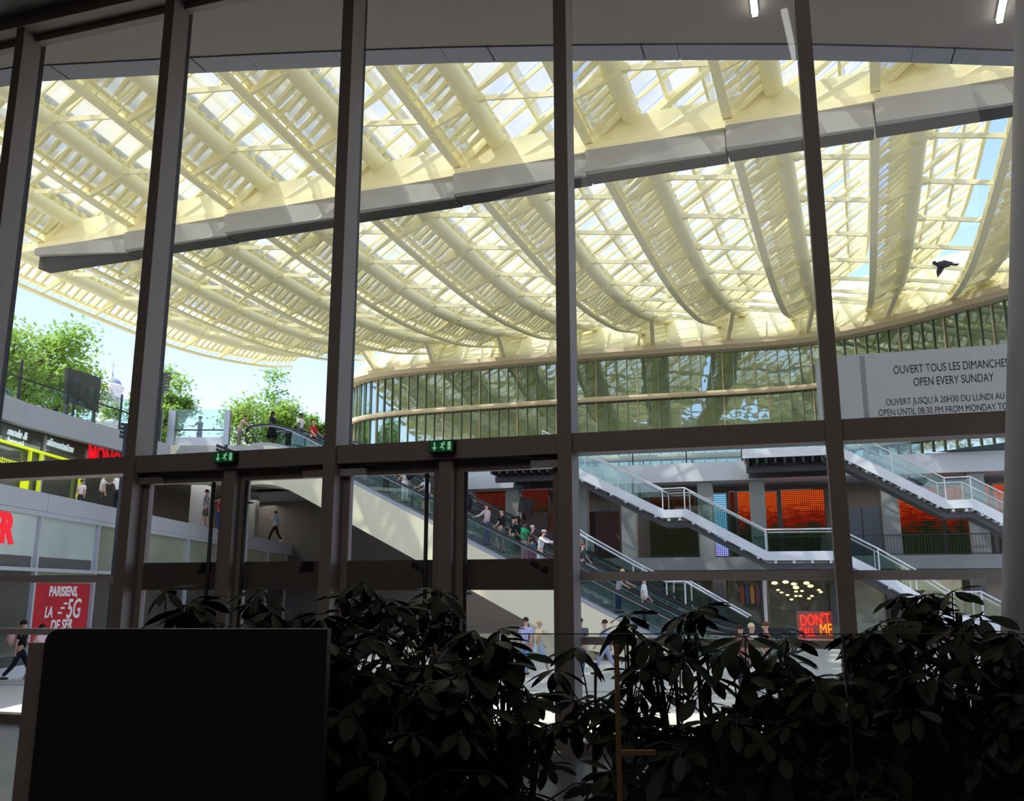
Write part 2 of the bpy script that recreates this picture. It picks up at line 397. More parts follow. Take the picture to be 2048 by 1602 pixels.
# double doors
dn = 1
exitn = 0
for bi in DOORS:
    a, b = bays[bi]; mid = (a+b)/2+.01
    struct('trim_%d' % k, wbox(mid-.075, mid+.075, GN-.22, GN, 0, 2.885), M['frame']); k += 1
    for sgn, (l, r) in ((-1, (a+.015, mid-.085)), (1, (mid+.085, b-.015))):
        d = root('door_%d' % dn, None, None, wp((l+r)/2, GN-.06, 0), kind='structure'); dn += 1
        fw = .085; f = MB()
        wbox(l, l+fw, GN-.12, GN-.04, .02, 2.883, f); wbox(r-fw, r, GN-.12, GN-.04, .02, 2.883, f)
        wbox(l+fw, r-fw, GN-.12, GN-.04, 2.76, 2.883, f); wbox(l+fw, r-fw, GN-.12, GN-.04, .02, .22, f)
        part('leaf_frame', f, M['frame'], d)
        part('pane', wbox(l+fw, r-fw, GN-.085, GN-.08, .22, 2.76), M['glass'], d)
        bp = part('frosted_band', wbox(l+fw, r-fw, GN-.094, GN-.088, 1.535, 1.845), M['band'], d)
        st = MB(); cxx = r-fw-.19
        if bi == 2: st.prism([wp(cxx-.06, GN-.10, 1.72), wp(cxx+.12, GN-.10, 1.74), wp(cxx+.12, GN-.10, 1.84), wp(cxx-.02, GN-.10, 1.84)], WN*.004)
        else:
            st.prism([wp(cxx-.07, GN-.10, 1.79), wp(cxx+.02, GN-.10, 1.74), wp(cxx+.05, GN-.10, 1.78), wp(cxx-.03, GN-.10, 1.83)], WN*.004)
            st.prism([wp(cxx+.04, GN-.10, 1.72), wp(cxx+.12, GN-.10, 1.70), wp(cxx+.13, GN-.10, 1.76), wp(cxx+.07, GN-.10, 1.77)], WN*.004)
        part('dark_sticker', st, M['black'], bp)
        # closer box and arm
        inn = l if sgn < 0 else r
        c = wbox(*sorted((inn-sgn*-.02, inn-sgn*.30)), GN-.19, GN-.12, 2.755, 2.835); part('door_closer', c, M['alum'] if bi == 3 else M['frame'], d)
        am = MB().bar(wp(inn-sgn*.1, GN-.17, 2.85), wp(inn-sgn*.55, GN-.20, 2.88), .03, .02); part('closer_arm', am, M['steel'], d)
        # long pull handle near the meeting stile
        hx = r-fw-.05 if sgn < 0 else l+fw+.05
        h = MB().tube([wp(hx, GN-.19, .45), wp(hx, GN-.19, 2.745)], .022, 10)
        for hz in (.6, 1.5, 2.5): h.bar(wp(hx, GN-.19, hz), wp(hx-sgn*-.045, GN-.12, hz), .02)
        part('pull_handle', h, M['dsteel'], d, smooth=True)
    # emergency exit sign over the post
    ex = root('exit_sign', ['green emergency exit sign glowing above the left pair of glass doors',
                            'green exit sign with white arrow above the right pair of glass doors'][exitn], 'exit sign', wp(mid, GN-.32, 2.90), group='exit signs over the doors')
    part('housing', wbox(mid-.135, mid+.135, GN-.34, GN-.265, 2.94, 3.07), M['black'], ex)
    part('luminous_panel', wbox(mid-.125, mid+.125, GN-.347, GN-.341, 2.95, 3.06), M['exitg'], ex)
    ar = MB(); n0 = GN-.351
    ar.prism([wp(mid-.085, n0, 3.05), wp(mid-.07, n0, 3.05), wp(mid-.07, n0, 2.99), wp(mid-.085, n0, 2.99)], WN*.004)
    ar.prism([wp(mid-.105, n0, 2.995), wp(mid-.05, n0, 2.995), wp(mid-.0775, n0, 2.962)], WN*.004)
    part('arrow', ar, M['exitw'], ex); ar = MB()
    # running figure
    def seg(x0, z0, x1, z1, w): ar.bar(wp(mid+x0, n0, z0), wp(mid+x1, n0, z1), w, .004, up=WN)
    seg(.02, 3.035, .005, 3.0, .018); seg(.005, 3.0, .028, 2.985, .011); seg(.028, 2.985, .022, 2.965, .01)
    seg(.005, 3.0, -.015, 2.985, .011); seg(.02, 3.033, .045, 3.02, .009); seg(.018, 3.033, -.008, 3.028, .009)
    ar.prism([wp(mid+.028+.009*cos(x*pi/4), n0, 3.047+.009*sin(x*pi/4)) for x in range(8)], WN*.004)
    part('running_figure', ar, M['exitw'], ex); ar = MB()
    ar.prism([wp(mid+.07, n0, 3.05), wp(mid+.105, n0, 3.05), wp(mid+.105, n0, 2.965), wp(mid+.07, n0, 2.965)], WN*.004)
    part('door_symbol', ar, M['exitw'], ex); exitn += 1
# outside soffit above the entrance: curved edge with a metal strip
ez = 9.40
edge = [on_z(x, y, ez) for x, y in [(-420, 246), (-160, 196), (75, 161), (335, 147), (520, 138), (690, 131), (900, 124), (1126, 120), (1360, 118), (1600, 118), (1820, 123), (2045, 131), (2400, 146), (2800, 165)]]
sof = MB(); n = len(edge)
def inset(p, d): return p-WN*d
for i in range(n-1):
    a, b = edge[i], edge[i+1]
    a0, b0 = wp(a.dot(WT), 9.12, ez), wp(b.dot(WT), 9.12, ez)
    ai, bi = inset(a, .42), inset(b, .42)
    sof.box8([ai, bi, b0, a0, ai+Z*.2, bi+Z*.2, b0+Z*.2, a0+Z*.2])
struct('trim_60', sof, M['soffit'])
stp = MB()
for i in range(n-1):
    for h in range(2):
        a, b = edge[i].lerp(edge[i+1], h*.5+(.004 if h == 0 else 0)), edge[i].lerp(edge[i+1], h*.5+.5)
        ai, bi = inset(a, .405), inset(b, .405)
        stp.box8([a-Z*.02, b-Z*.02, bi-Z*.02, ai-Z*.02, a+Z*.35, b+Z*.35, bi+Z*.35, ai+Z*.35])
struct('trim_61', stp, M['soffitedge'])
jt = MB()
for px, py in [(141, 160), (412, 143), (990, 122), (1290, 118), (1902, 127)]:
    p = on_z(px, py, ez-.022); jt.bar(p-WN*.01, p-WN*.42, .018, .008)
part('joint', jt, M['frame2'], bpy.data.objects['trim_61'])
# roof mass of the hall over the soffit keeps the interior dark
struct('trim_62', MB().box(wp(-3.5, 2.2, 9.72), WT*11.2, WN*7.2, Z*.1), M['ceil'])
# three tube lamps
def lampbar(p, q, lab, m, w=.07):
    t = root('tube_lamp', lab, 'ceiling lamp', (p+q)/2+Z*.06, group='tube lamps')
    part('housing', MB().bar(p+Z*.05, q+Z*.05, w+.03, .05), M['alum'], t)
    part('diffuser', MB().bar(p, q, w, .05), m, t)
z0 = ez-.06
lampbar(on_z(1510, 30, z0), on_z(1492, -130, z0), 'bright white tube lamp under the soffit, left of the two bright ones', M['lamp'])
lampbar(on_z(1999, 43, z0), on_z(2034, -130, z0), 'bright white tube lamp under the soffit near the slanted column', M['lamp'])
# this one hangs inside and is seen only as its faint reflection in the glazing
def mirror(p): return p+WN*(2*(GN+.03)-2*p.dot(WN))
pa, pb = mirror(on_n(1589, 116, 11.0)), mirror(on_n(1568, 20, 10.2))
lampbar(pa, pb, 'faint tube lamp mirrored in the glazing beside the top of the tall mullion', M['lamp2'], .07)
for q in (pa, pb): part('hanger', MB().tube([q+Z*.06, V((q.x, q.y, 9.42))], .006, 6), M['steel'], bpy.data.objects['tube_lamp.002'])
# slanted pale column at the right edge
c0 = on_n(2006, 1270, 8.2); c1 = on_n(2043, 130, 8.2)
def colat(z):
    f = (z-c1.z)/(c0.z-c1.z); return c1.lerp(c0, f)
lo, hi = colat(0), colat(9.42)
cb = MB().sweep([lo+WT*.42, hi+WT*.34], [(cos(x*pi/12)*.42, sin(x*pi/12)*.42) for x in range(24)], up=WN)
cc = root('column', 'pale grey column leaning slightly at the right edge of the hall', 'column', V((lo.x, lo.y, 0)))
part('shaft', cb, M['column'], cc, smooth=True)
# hanging opening-hours banner outside
bn = 9.45
b0 = on_n(1629, 716, bn); b1 = on_n(2028, 686, bn); bt = (b0.z+b1.z)/2
bx0, bx1 = b0.dot(WT), 4.9; bz0 = on_n(1800, 862, bn).z
ban = root('banner', 'white opening hours banner with grey French and English lettering outside the glass', 'banner', wp((bx0+bx1)/2, bn, bz0))
rr = .09; pts = []
for cx, cz, a0 in ((bx0+rr, bt-rr, 90), (bx0+rr, bz0+rr, 180), (bx1-rr, bz0+rr, 270), (bx1-rr, bt-rr, 0)):
    for q in range(5): pts.append(wp(cx+rr*cos(radians(a0+q*22.5)), bn, cz+rr*sin(radians(a0+q*22.5))))
part('cloth', MB().poly(*pts), M['banner'], ban)
sm = MB()
t = tn(1722, 760, bn); sm.poly(wp(t, bn-.004, bz0+.02), wp(t+.05, bn-.004, bz0+.02), wp(t+.05, bn-.004, bt-.02), wp(t, bn-.004, bt-.02))
part('seam', sm, M['banner'], ban)
for i, (px, py, s, h) in enumerate([(1787, 748, 'OUVERT TOUS LES DIMANCHES', .118), (1827, 772, 'OPEN EVERY SUNDAY', .118), (1772, 811, "OUVERT JUSQU'À 20H30 DU LUNDI AU SAMEDI", .092), (1757, 832, 'OPEN UNTIL 08:30 PM FROM MONDAY TO SATURDAY', .092)]):
    p = on_n(px, py, bn-.006); text('lettering', s, p, WT, Z, h, M['ink'], ban, ext=.004, sx=.61 if i < 2 else .655)
for t in (MT[5]+.07, MT[6]+.07): part('bracket', MB().bar(wp(t, GN+.1, bz0+.03), wp(t, bn+.03, bz0+.03), .03), M['dsteel'], ban)
# ------------------------------------------------------------ the canopy over the plaza
PU = [6, 9.6, 18, 24.4, 28.4, 34.4, 38, 41, 44.7, 47, 49.5, 53, 58]
PZ = [15.3, 14.85, 13.94, 13.16, 12.85, 12.6, 12.67, 12.94, 13.46, 14.0, 14.6, 15.4, 16.2]
def zf(u):
    i = 0
    while i < len(PU)-2 and u > PU[i+1]: i += 1
    def sl(j):
        j = max(0, min(len(PU)-1, j)); a, b = max(0, j-1), min(len(PU)-1, j+1); return (PZ[b]-PZ[a])/(PU[b]-PU[a])
    h = PU[i+1]-PU[i]; t = (u-PU[i])/h
    return (2*t**3-3*t*t+1)*PZ[i]+(t**3-2*t*t+t)*h*sl(i)+(-2*t**3+3*t*t)*PZ[i+1]+(t**3-t*t)*h*sl(i+1)
RW = [-33.2, -28.8, -24.38, -19.9, -15.42, -11.12, -6.79, -2.67, 1.25, 4.95, 8.7, 12.5, 16.4]
can = root('canopy', 'huge cream steel and glass canopy of parallel louvred blades over the plaza', 'canopy', cp(30, -8, 12))
U0, U1 = 9.0, 52.3
SL = .66
for i, w0 in enumerate(RW):
    S = (RW[i+1]-w0) if i+1 < len(RW) else 4.0
    ue = U1 if w0 > -26 else (49.0 if w0 > -30 else 47.0)
    if w0 > 6: ue = 46.5
    us = 9.0 if w0 > -30 else 9.0
    N = int((ue-us)/.95); uu = [us+(ue-us)*j/N for j in range(N+1)]
    ht = S*SL
    def bl(u, f, dz=0): return cp(u, w0+f*S*1.03, zf(u)+.42+f*ht+dz)
    # lattice on the sloping blade
    g = MB()
    fr = (0.0, .27, .52, .77, 1.0)
    for f in fr: g.rectsweep([bl(u, f) for u in uu], .09 if f not in (0, 1.0) else .13, .15)
    for j, u in enumerate(uu): g.bar(bl(u, 0), bl(u, 1), .06, .11)
    blade = part('louver_blade', g, M['cream'], can)
    # cast glass panes, each very slightly tilted like shingles
    p = MB(); rnd = random.Random(i*31+5)
    for j in range(len(uu)-1):
        for q in range(4):
            a, b = fr[q]+.004, fr[q+1]+.03
            t1, t2 = .10+rnd.uniform(0, .02), .20+rnd.uniform(0, .09)
            if q == 3 and rnd.random() < .08: continue
            p.poly(bl(uu[j], a, t1), bl(uu[j+1]-.03, a, t1), bl(uu[j+1]-.03, b, t2), bl(uu[j], b, t2))
    part('glazing', p, M['cglass'], blade)
    part('bottom_flange', MB().rectsweep([cp(u, w0, zf(u)) for u in uu], .26, .10), M['cream'], blade)
    tw, tz = 1.28, .78
    uf = [us+(ue-us)*j/60 for j in range(61)]
    part('chord_tube', MB().tube([cp(u, w0+tw, zf(u)+tz) for u in uf], .29, 14), M['cream'], blade, smooth=True)
    # row of brackets between flange and tube
    br = MB(); u = us+.2
    while u < ue-.1:
        a, b, c = cp(u, w0+.05, zf(u)+.03), cp(u, w0+.42, zf(u)+.30), cp(u, w0+1.45, zf(u)+1.22)
        br.bar(a, c, .035, .035); br.bar(b, c, .10, .10, w2=.17, h2=.20); u += .43
    part('bracket_row', br, M['cream'], blade, kind='stuff')
    # nodes: cross arm up to the next blade, level tie, short arm to the flange
    u = us+1.1
    while u < ue-1.0:
        nd = cp(u, w0+tw, zf(u)+tz); st = MB()
        st.tube([nd-CU*.12, nd+CU*.12], .33, 14)
        st.bar(cp(u, w0+.02, zf(u)+.05), nd-Z*.12, .10, .12, w2=.12, h2=.42)
        if i+1 < len(RW):
            tp = cp(u+.3, w0+S*.93, zf(u)+.35+.9*ht)
            st.bar(nd+CW*.15+Z*.15, nd.lerp(tp, .45), .09, .12, up=CU, w2=.12, h2=.34); st.bar(nd.lerp(tp, .45), tp, .12, .34, up=CU, w2=.09, h2=.2)
            e = cp(u, w0+S+.05, zf(u)+.30)
            ti = MB().bar(nd+CW*.30-Z*.05, e, .07, .16); ti.tube([nd+CW*.38-Z*.05-CU*.09, nd+CW*.38-Z*.05+CU*.09], .13, 10)
            part('tie_bar', ti, M['cream'], blade)
        part('cross_arm', st, M['cream'], blade)
        u += 3.0
# ------------------------------------------------------------ gutter girder hung under the canopy
gb = root('gutter_girder', 'long cream girder with stepped grey gutter panels crossing below the canopy', 'beam', cp(24.4, -10, 12))
gu = 24.2
wl, wr = -29.6, 19.0
def gz(w): return 13.16+.0*w
part('girder', MB().box8([cp(gu+.0, wl, 13.0), cp(gu+.0, wr, 13.0), cp(gu+.9, wr, 13.0), cp(gu+.9, wl, 13.0), cp(gu+.10, wl+.6, 13.95), cp(gu+.10, wr, 13.95), cp(gu+.8, wr, 13.95), cp(gu+.8, wl+.6, 13.95)]), M['cream'], gb)
part('girder_flange', MB().box8([cp(gu-.16, wl-.2, 12.88), cp(gu-.16, wr, 12.88), cp(gu+1.05, wr, 12.88), cp(gu+1.05, wl-.2, 12.88), cp(gu-.16, wl-.2, 13.12), cp(gu-.16, wr, 13.12), cp(gu+1.05, wr, 13.12), cp(gu+1.05, wl-.2, 13.12)]), M['cream'], gb)
for i in range(1, len(RW)-1):
    a, b = RW[i]-.05, RW[i+1]-.10
    o0, o1 = .28, .06
    h0 = 12.20 if i > 1 else 12.62
    def gp(w, du, z): return cp(gu+du, w, z)
    m1 = MB().box8([gp(a, -o0, h0), gp(b, -o1, 12.20), gp(b, .5-o1, 12.20), gp(a, .5-o0, h0),
                   gp(a, -o0, 12.88), gp(b, -o1, 12.88), gp(b, .5-o1, 12.88), gp(a, .5-o0, 12.88)])
    s = part('gutter_panel', m1, M['girder'], gb)
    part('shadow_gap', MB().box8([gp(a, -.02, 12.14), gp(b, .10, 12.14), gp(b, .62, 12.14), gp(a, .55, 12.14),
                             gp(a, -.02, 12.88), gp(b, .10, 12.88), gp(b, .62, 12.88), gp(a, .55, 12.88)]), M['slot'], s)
# ------------------------------------------------------------ curved glass building behind
def catmull(P, step):
    P = [V((p[0], p[1], 0)) for p in P]; P = [P[0]*2-P[1]]+P+[P[-1]*2-P[-2]]; o = []
    for i in range(1, len(P)-2):
        for j in range(24):
            t = j/24; a, b, c, d = P[i-1:i+3]
            o.append(.5*((2*b)+(c-a)*t+(2*a-5*b+4*c-d)*t*t+(3*b-a-3*c+d)*t**3))
    o.append(P[-2]); r = [o[0]]; acc = 0
    for k in range(1, len(o)):
        seg = (o[k]-o[k-1]).length; pos = 0
        while acc+seg-pos >= step:
            pos += step-acc; r.append(o[k-1].lerp(o[k], pos/seg)); acc = 0
        acc += seg-pos
    return r
dp = catmull([(-11.6, 72), (-11.6, 64), (-11.0, 59.6), (-9.6, 57.0), (-7.4, 55.4), (-4.6, 54.3), (2.5, 51.9), (8.8, 50.1), (14.5, 48.5), (17.2, 47.1), (19.7, 44.6), (21.5, 42.0), (23.2, 39.2), (25, 35.5)], .60)
D0, D1 = L2, EYE+13.35
nrm = []
for i in range(len(dp)):
    d = (dp[min(i+1, len(dp)-1)]-dp[max(i-1, 0)]).normalized(); nrm.append(V((d.y, -d.x, 0)))
def dz(i, off, z): return V((dp[i].x, dp[i].y, z))+nrm[i]*off
dr = root('curved_glass_building', 'long curved green glass building with cream rails under the canopy', 'building', (2, 55, L2))
gl = MB()
for i in range(len(dp)-1): gl.box8([dz(i, 0, D0), dz(i+1, 0, D0), dz(i+1, -.1, D0), dz(i, -.1, D0), dz(i, 0, D1), dz(i+1, 0, D1), dz(i+1, -.1, D1), dz(i, -.1, D1)])
part('glazing', gl, M['drum'], dr, smooth=False)
for i in range(0, len(dp)):
    part('fin', MB().bar(dz(i, .07, D0), dz(i, .07, D1), .035, .09, up=nrm[i]), M['finm'] if i % 4 else M['trimc'], dr) if i < 99 else None
zm = on_n(1150, 803, 50.2).z; zl = on_n(1300, 915, 50.2).z
for zz, hh in ((zm, .26), (zl, .26)):
    part('rail', MB().sweep([dz(i, .28, zz) for i in range(len(dp))], [(-.2, -hh/2), (.12, -hh/2), (.16, 0), (.12, hh/2), (-.2, hh/2)]), M['trimc'], dr)
part('sill', MB().sweep([dz(i, .1, on_n(1000, 889, 50.3).z) for i in range(len(dp))], [(-.1, -.05), (.1, -.05), (.1, .05), (-.1, .05)]), M['trimc'], dr)
part('cornice', MB().sweep([dz(i, .22, D1+.12) for i in range(len(dp))], [(-.3, -.3), (.25, -.22), (.42, .0), (.36, .26), (-.3, .3)]), M['trimc'], dr)
dn_ = MB()
for i in range(0, len(dp)): dn_.bar(dz(i, .50, D1+.26), dz(i, .36, D1+.02), .34, .10, up=nrm[i])
part('cornice_brackets', dn_, M['trimc'], dr, kind='stuff')
part('vault', MB().sweep([dz(i, 0, D1+.4) for i in range(len(dp))], [(.05, 0), (-.7, .9), (-1.6, 1.9), (-3.2, 3.3), (-6.0, 4.8), (-6.0, 4.5), (-3.3, 3.0), (-1.8, 1.6), (-.9, .7), (-.2, -.1)]), M['cream'], dr, smooth=True)
fs = MB()
for i in range(2, len(dp)-2, 3): fs.bar(dz(i, .0, D1+.40), dz(i, -1.2, D1+1.8), .14, .5, up=nrm[i])
part('vault_ribs', fs, M['creamw'], dr, kind='stuff')
# slanting props where each canopy blade lands on the building
for w in RW[1:9]:
    best = min(range(len(dp)), key=lambda i: abs(dp[i].dot(CW)-(w+1.3)) + (50 if dp[i].y > 58 else 0))
    p = dz(best, -.5, D1+.45); uq = p.dot(CU)-.2
    pr = MB().bar(p-CW*.9, cp(uq-3.2, w+1.28, zf(uq-3.2)+.7), .5, .22, up=CW); part('prop', pr, M['creamw'], dr)
part('roof', MB().prism([dz(i, -1.0, D1+.3) for i in range(0, len(dp), 4)]+[V((60, 60, D1+.3)), V((60, 90, D1+.3)), V((-8, 90, D1+.3))], Z*.3), M['conc'], dr)
# ------------------------------------------------------------ ground and decks outside
struct('plaza_ground', MB().abox(-16.5, 40, 6, 62, PLAZA-.3, PLAZA), M['asphalt'])
pm = MB()
for q, (c, dz) in enumerate(((14.2, .0), (19.5, .0), (25.0, 0), )): pm.bar(V((-16, c, PLAZA+.004)), V((25, c-4.5, PLAZA+.004)), .16, .008)
part('paving_joint', pm, M['conc'], bpy.data.objects['plaza_ground'])
struct('entrance_step', wbox(-14.5, 7.6, 9.12, 9.55, PLAZA, 0), M['conc'])
TF = [V((-17.7, 14, L2)), V((-17.7, 31.8, L2)), V((-16.1, 41.2, L2))]
A0 = V((-10.85, 40.9, L2))
gd = MB()
gd.prism([V((-17.75, 14, L2-.5)), V((-17.75, 31.8, L2-.5)), V((-16.15, 41.3, L2-.5)), V((-90, 41.3, L2-.5)), V((-90, 14, L2-.5))], Z*.49)
gd.prism([V((-90, 41.3, L2-.5)), V((-11.4, 41.3, L2-.5)), V((-4.0, 46.5, L2-.5)), V((-4.0, 54, L2-.5)), V((-4.0, 230, L2-.5)), V((-90, 230, L2-.5))], Z*.49)
struct('garden_ground', gd, M['deck'])
# ------------------------------------------------------------ left gallery building
def along(x): return x
GX = -14.2
zb1, zt1 = on_x(0, 1009, GX).z, EYE+2.9
zb0 = on_x(0, 1019.5, GX).z
lg = root('gallery_building', 'pale grey shopping gallery with shop windows along the left of the plaza', 'building', (GX, 30, PLAZA))
part('parapet', MB().sweep(TF, [(-.0, -.85), (.3, -.85), (.3, 0), (-.0, 0)][::-1]), M['grey'], lg)
part('gallery_fascia', MB().abox(GX-.25, GX, 12, 62, zb1+.012, zt1), M['grey'], lg)
part('fascia_strip', MB().abox(GX-.22, GX+.015, 12, 62, zb0, zb1), M['grey'], lg)
part('gallery_floor', MB().abox(-26, GX-.25, 12, 62, zb0+.05, zt1-.02), M['conc'], lg)
jn = MB()
for y in (21.5, 27.6, 33.7, 40, 46): jn.abox(GX-.01, GX+.004, y, y+.012, zb1+.01, zt1)
part('panel_joint', jn, M['conc'], lg)
# ground and first shop fronts, flush under the fascia
ys = [15.6, 19.5, 23.4, 27.3, 31.2, 35.5, 40, 44.4, 48.8, 53.2, 57.6]
zs = [on_x(0, y, GX).z for y in (1132, 1140, 1157, 1166, 1318, 1337, 1348)]
zbase = PLAZA
for i, y in enumerate(ys): part('mullion', MB().abox(GX-.1, GX+.03, y-.05, y+.05, zbase, zb0), M['grey'], lg)
part('transom', MB().abox(GX-.1, GX+.02, 12, 60, zs[1], zs[0]), M['grey'], lg)
part('transom', MB().abox(GX-.1, GX+.02, 12, 60, zs[5], zs[4]), M['dconc'], lg)
part('plinth', MB().abox(GX-.1, GX+.05, 12, 60, zbase, zs[5]), M['white'], lg)
for i in range(len(ys)-1):
    y0, y1 = ys[i]+.05, ys[i+1]-.05
    mt = M['shoplit'] if i in (1, 2, 3) else M['shopglass']
    w = part('shop_window', MB().abox(GX-.14, GX-.10, y0, y1, zs[0], zb0), mt, lg)
    part('shop_window', MB().abox(GX-.14, GX-.10, y0, y1, zs[4], zs[1]), M['shopblk'] if i != 3 else M['shopglass'], lg)
    if i in (1, 2, 3): part('dark_film', MB().abox(GX-.10, GX-.09, y0+.1, y1-.1, zs[0]+.0, zs[0]+.33), M['dconc'], w)
# storefront of the upper gallery, below the parapet
SX = -17.75
zpb = L2-.85
part('storefront', MB().abox(SX-.06, SX, 12, 41.2, zt1-.02, zpb+.05), M['shopblk'], lg)
for y in (26.8, 30.3, 33.7, 37.1, 40.6):
    part('storefront_mullion', MB().abox(SX, SX+.08, y-.05, y+.05, zt1, zpb), M['grey'], lg)
part('ceiling_panel', MB().abox(SX-.1, GX-.6, 12, 12.2, zpb-.05, zpb), M['grey'], lg)
# recess beyond, under the terrace
part('back_wall', MB().abox(-21.2, -21, 41.3, 75, PLAZA, L2-.5), M['recess'], lg)
part('side_wall', MB().abox(-21, SX, 41.2, 41.4, zt1, L2-.5), M['recess'], lg)
for x, y, m in ((-16.6, 48, 'grey'), (-16.2, 56, 'conc')): part('column', MB().abox(x-.4, x+.4, y-.4, y+.4, zt1, L2-.5), M[m], lg)
bc = on_y(500, 1000, 61)
part('kiosk_wall', MB().abox(bc.x-.9, bc.x+.9, 61, 61.8, zt1, zt1+2.2), M['creamw'], lg)
part('service_wall', MB().abox(bc.x+1.4, bc.x+8, 63, 63.3, zt1, L2-.5), M['dconc'], lg)
# shop signs of the left gallery
def sign(name, label, cat, s, px, py, h, m, xx=SX+.09, sx=1, shear=0, ext=.02, rot=0):
    p = on_x(px, py, xx); r = root(name, label, cat, p)
    text('lettering', s, p, V((0, 1, 0)), Z, h, m, r, ext=ext, sx=sx, shear=shear, bold=.02 if h > 1 else .006); return r
sign('shop_sign', 'white cursive shop sign reading mode and beauty in French, on dark glass', 'sign', 'mode &', 14, 868, .40, M['wlet'], shear=.3)
p = on_x(12, 887, SX+.09); text('lettering', 'beauté', p, V((0, 1, 0)), Z, .40, M['wlet'], bpy.data.objects['shop_sign'], ext=.02, shear=.3)
sign('shop_sign', 'white cursive shop sign reading alimentation, right of the fashion sign', 'sign', 'alimentation', 93, 889, .42, M['wlet'], shear=.3, sx=1.0)
sign('shop_sign', 'big red supermarket letters at the right end of the upper storefront', 'sign', "MONOP'", 174, 920, 1.05, M['red'], sx=.95)
lf = root('lime_frame', 'lime green frame around the supermarket entrance of the upper gallery', 'frame', on_x(60, 930, SX+.12))
q0, q1 = on_x(-60, 867, SX+.15), on_x(172, 928, SX+.15); zz = (q0.z+q1.z)/2
f = MB().abox(SX+.08, SX+.2, 24, q1.y, zz-.045, zz+.045)
for px in (78, 160, 55): yy = on_x(px, 960, SX+.15).y; f.abox(SX+.08, SX+.2, yy-.03, yy+.03, zt1, zz)
yy = on_x(49, 960, SX+.1).y; f.abox(SX+.08, SX+.1, yy-.25, yy+.25, zt1, zt1+1.2)
part('frame_bar', f, M['lime'], lf)
p = on_x(2, 906, SX+.15); text('lettering', 'Gastronomie MONOP', V((p.x, p.y-.6, p.z-.32)), V((0, 1, 0)), Z, .38, M['lime'], lf, ext=.01, sx=1.1)
sr = root('shop_sign', 'large red block letters of a phone shop in the upper left window', 'sign', on_x(0, 1070, GX-.05))
text('lettering', 'SFR', on_x(-42, 1079, GX-.07)-V((0, 0, 0)), V((0, 1, 0)), Z, 1.15, M['red'], sr, ext=.02, sx=.92, bold=.04)
# red advertisement in the shop window
py0, py1 = 27.4, 31.1
ad = root('advertising_poster', 'red advertising poster for 5G with white slanted lettering in the shop window', 'poster', (GX, 29.2, PLAZA+.3))
ztop = on_x(90, 1166, GX).z
part('sheet', MB().abox(GX-.088, GX-.070, py0, py1, PLAZA+.35, ztop), M['poster'], ad)
for s, px, py, h, sx in (('PARISIENS,', 97, 1192, .42, .95), ('LA', 88, 1235, .46, .9), ('5G', 131, 1236, .86, .9), ('DE SFR', 99, 1262, .46, 1.0)):
    text('lettering', s, on_x(px, py, GX-.066), V((0, 1, 0)), Z, h, M['posterw'], ad, ext=.006, sx=sx, shear=.15, bold=.012)
sp = MB()
for (px, py) in ((127, 1207), (121, 1216), (115, 1226)): q = on_x(px, py, GX-.064); sp.abox(q.x, q.x+.01, q.y, q.y+.26, q.z-.03, q.z+.03)
part('speed_line', sp, M['posterw'], ad)
# ------------------------------------------------------------ glass railing of the terrace
def glass_rail(path, label, group, hgt=1.55, rail=.95, step=3.4, low=0.0, m='clear'):
    r = root('glass_railing', label, 'railing', path[0], group=group)
    g, ra = MB(), MB(); n = 0
    for a, b in zip(path, path[1:]):
        d = (b-a); L = d.length; e = d.normalized(); k = max(1, round(L/step)); sd = e.cross(Z)
        for j in range(k):
            p, q = a+e*(L*j/k), a+e*(L*(j+1)/k)
            g.box8([p+sd*.01+Z*(.05+low), q+sd*.01+Z*(.05+low), q-sd*.01+Z*(.05+low), p-sd*.01+Z*(.05+low), p+sd*.01+Z*(hgt-.05), q+sd*.01+Z*(hgt-.05), q-sd*.01+Z*(hgt-.05), p-sd*.01+Z*(hgt-.05)])
            part('post', MB().bar(p+Z*low, p+Z*(hgt+.1), .12, .05), M['dsteel'], r)
        ra.bar(a+Z*rail, b+Z*rail, .05, .06)
    part('post', MB().bar(b+Z*low, b+Z*(hgt+.1), .12, .05), M['dsteel'], r)
    part('pane', g, M[m], r); part('handrail', ra, M['dsteel'], r)
    return r
up = V((0, 0, 0))
glass_rail([TF[0]+V((-.15, 3, 0)), TF[1]+V((-.15, 0, 0)), TF[2]+V((-.15, -.3, 0))], 'tall glass railing with dark posts along the left terrace', 'terrace railings', step=3.4)
g0 = on_y(334, 888, 41.6); g1 = on_y(452, 887, 41.4)
bx = root('terrace_screen', 'glass wind screen between thick steel posts at the terrace corner', 'railing', V((g0.x, 41.6, L2)))
zl_ = on_y(400, 879, 41.5).z; zh = on_y(400, 829, 41.5).z
part('base_panel', MB().abox(g0.x, g1.x, 41.45, 41.6, L2, zl_+.1), M['white'], bx)
part('pane', MB().abox(g0.x, g1.x, 41.5, 41.52, zl_, zh+.25), M['clear'], bx)
part('handrail', MB().abox(g0.x, g1.x, 41.47, 41.53, on_y(400, 860, 41.5).z-.03, on_y(400, 860, 41.5).z+.03), M['dsteel'], bx)
for px, w in ((341, .34), (452, .26), (318, .08)):
    p = on_y(px, 888, 41.45); part('post', MB().abox(p.x-w/2, p.x+w/2, 41.35, 41.6, L2, on_y(px, 822, 41.45).z), M['steel'], bx)
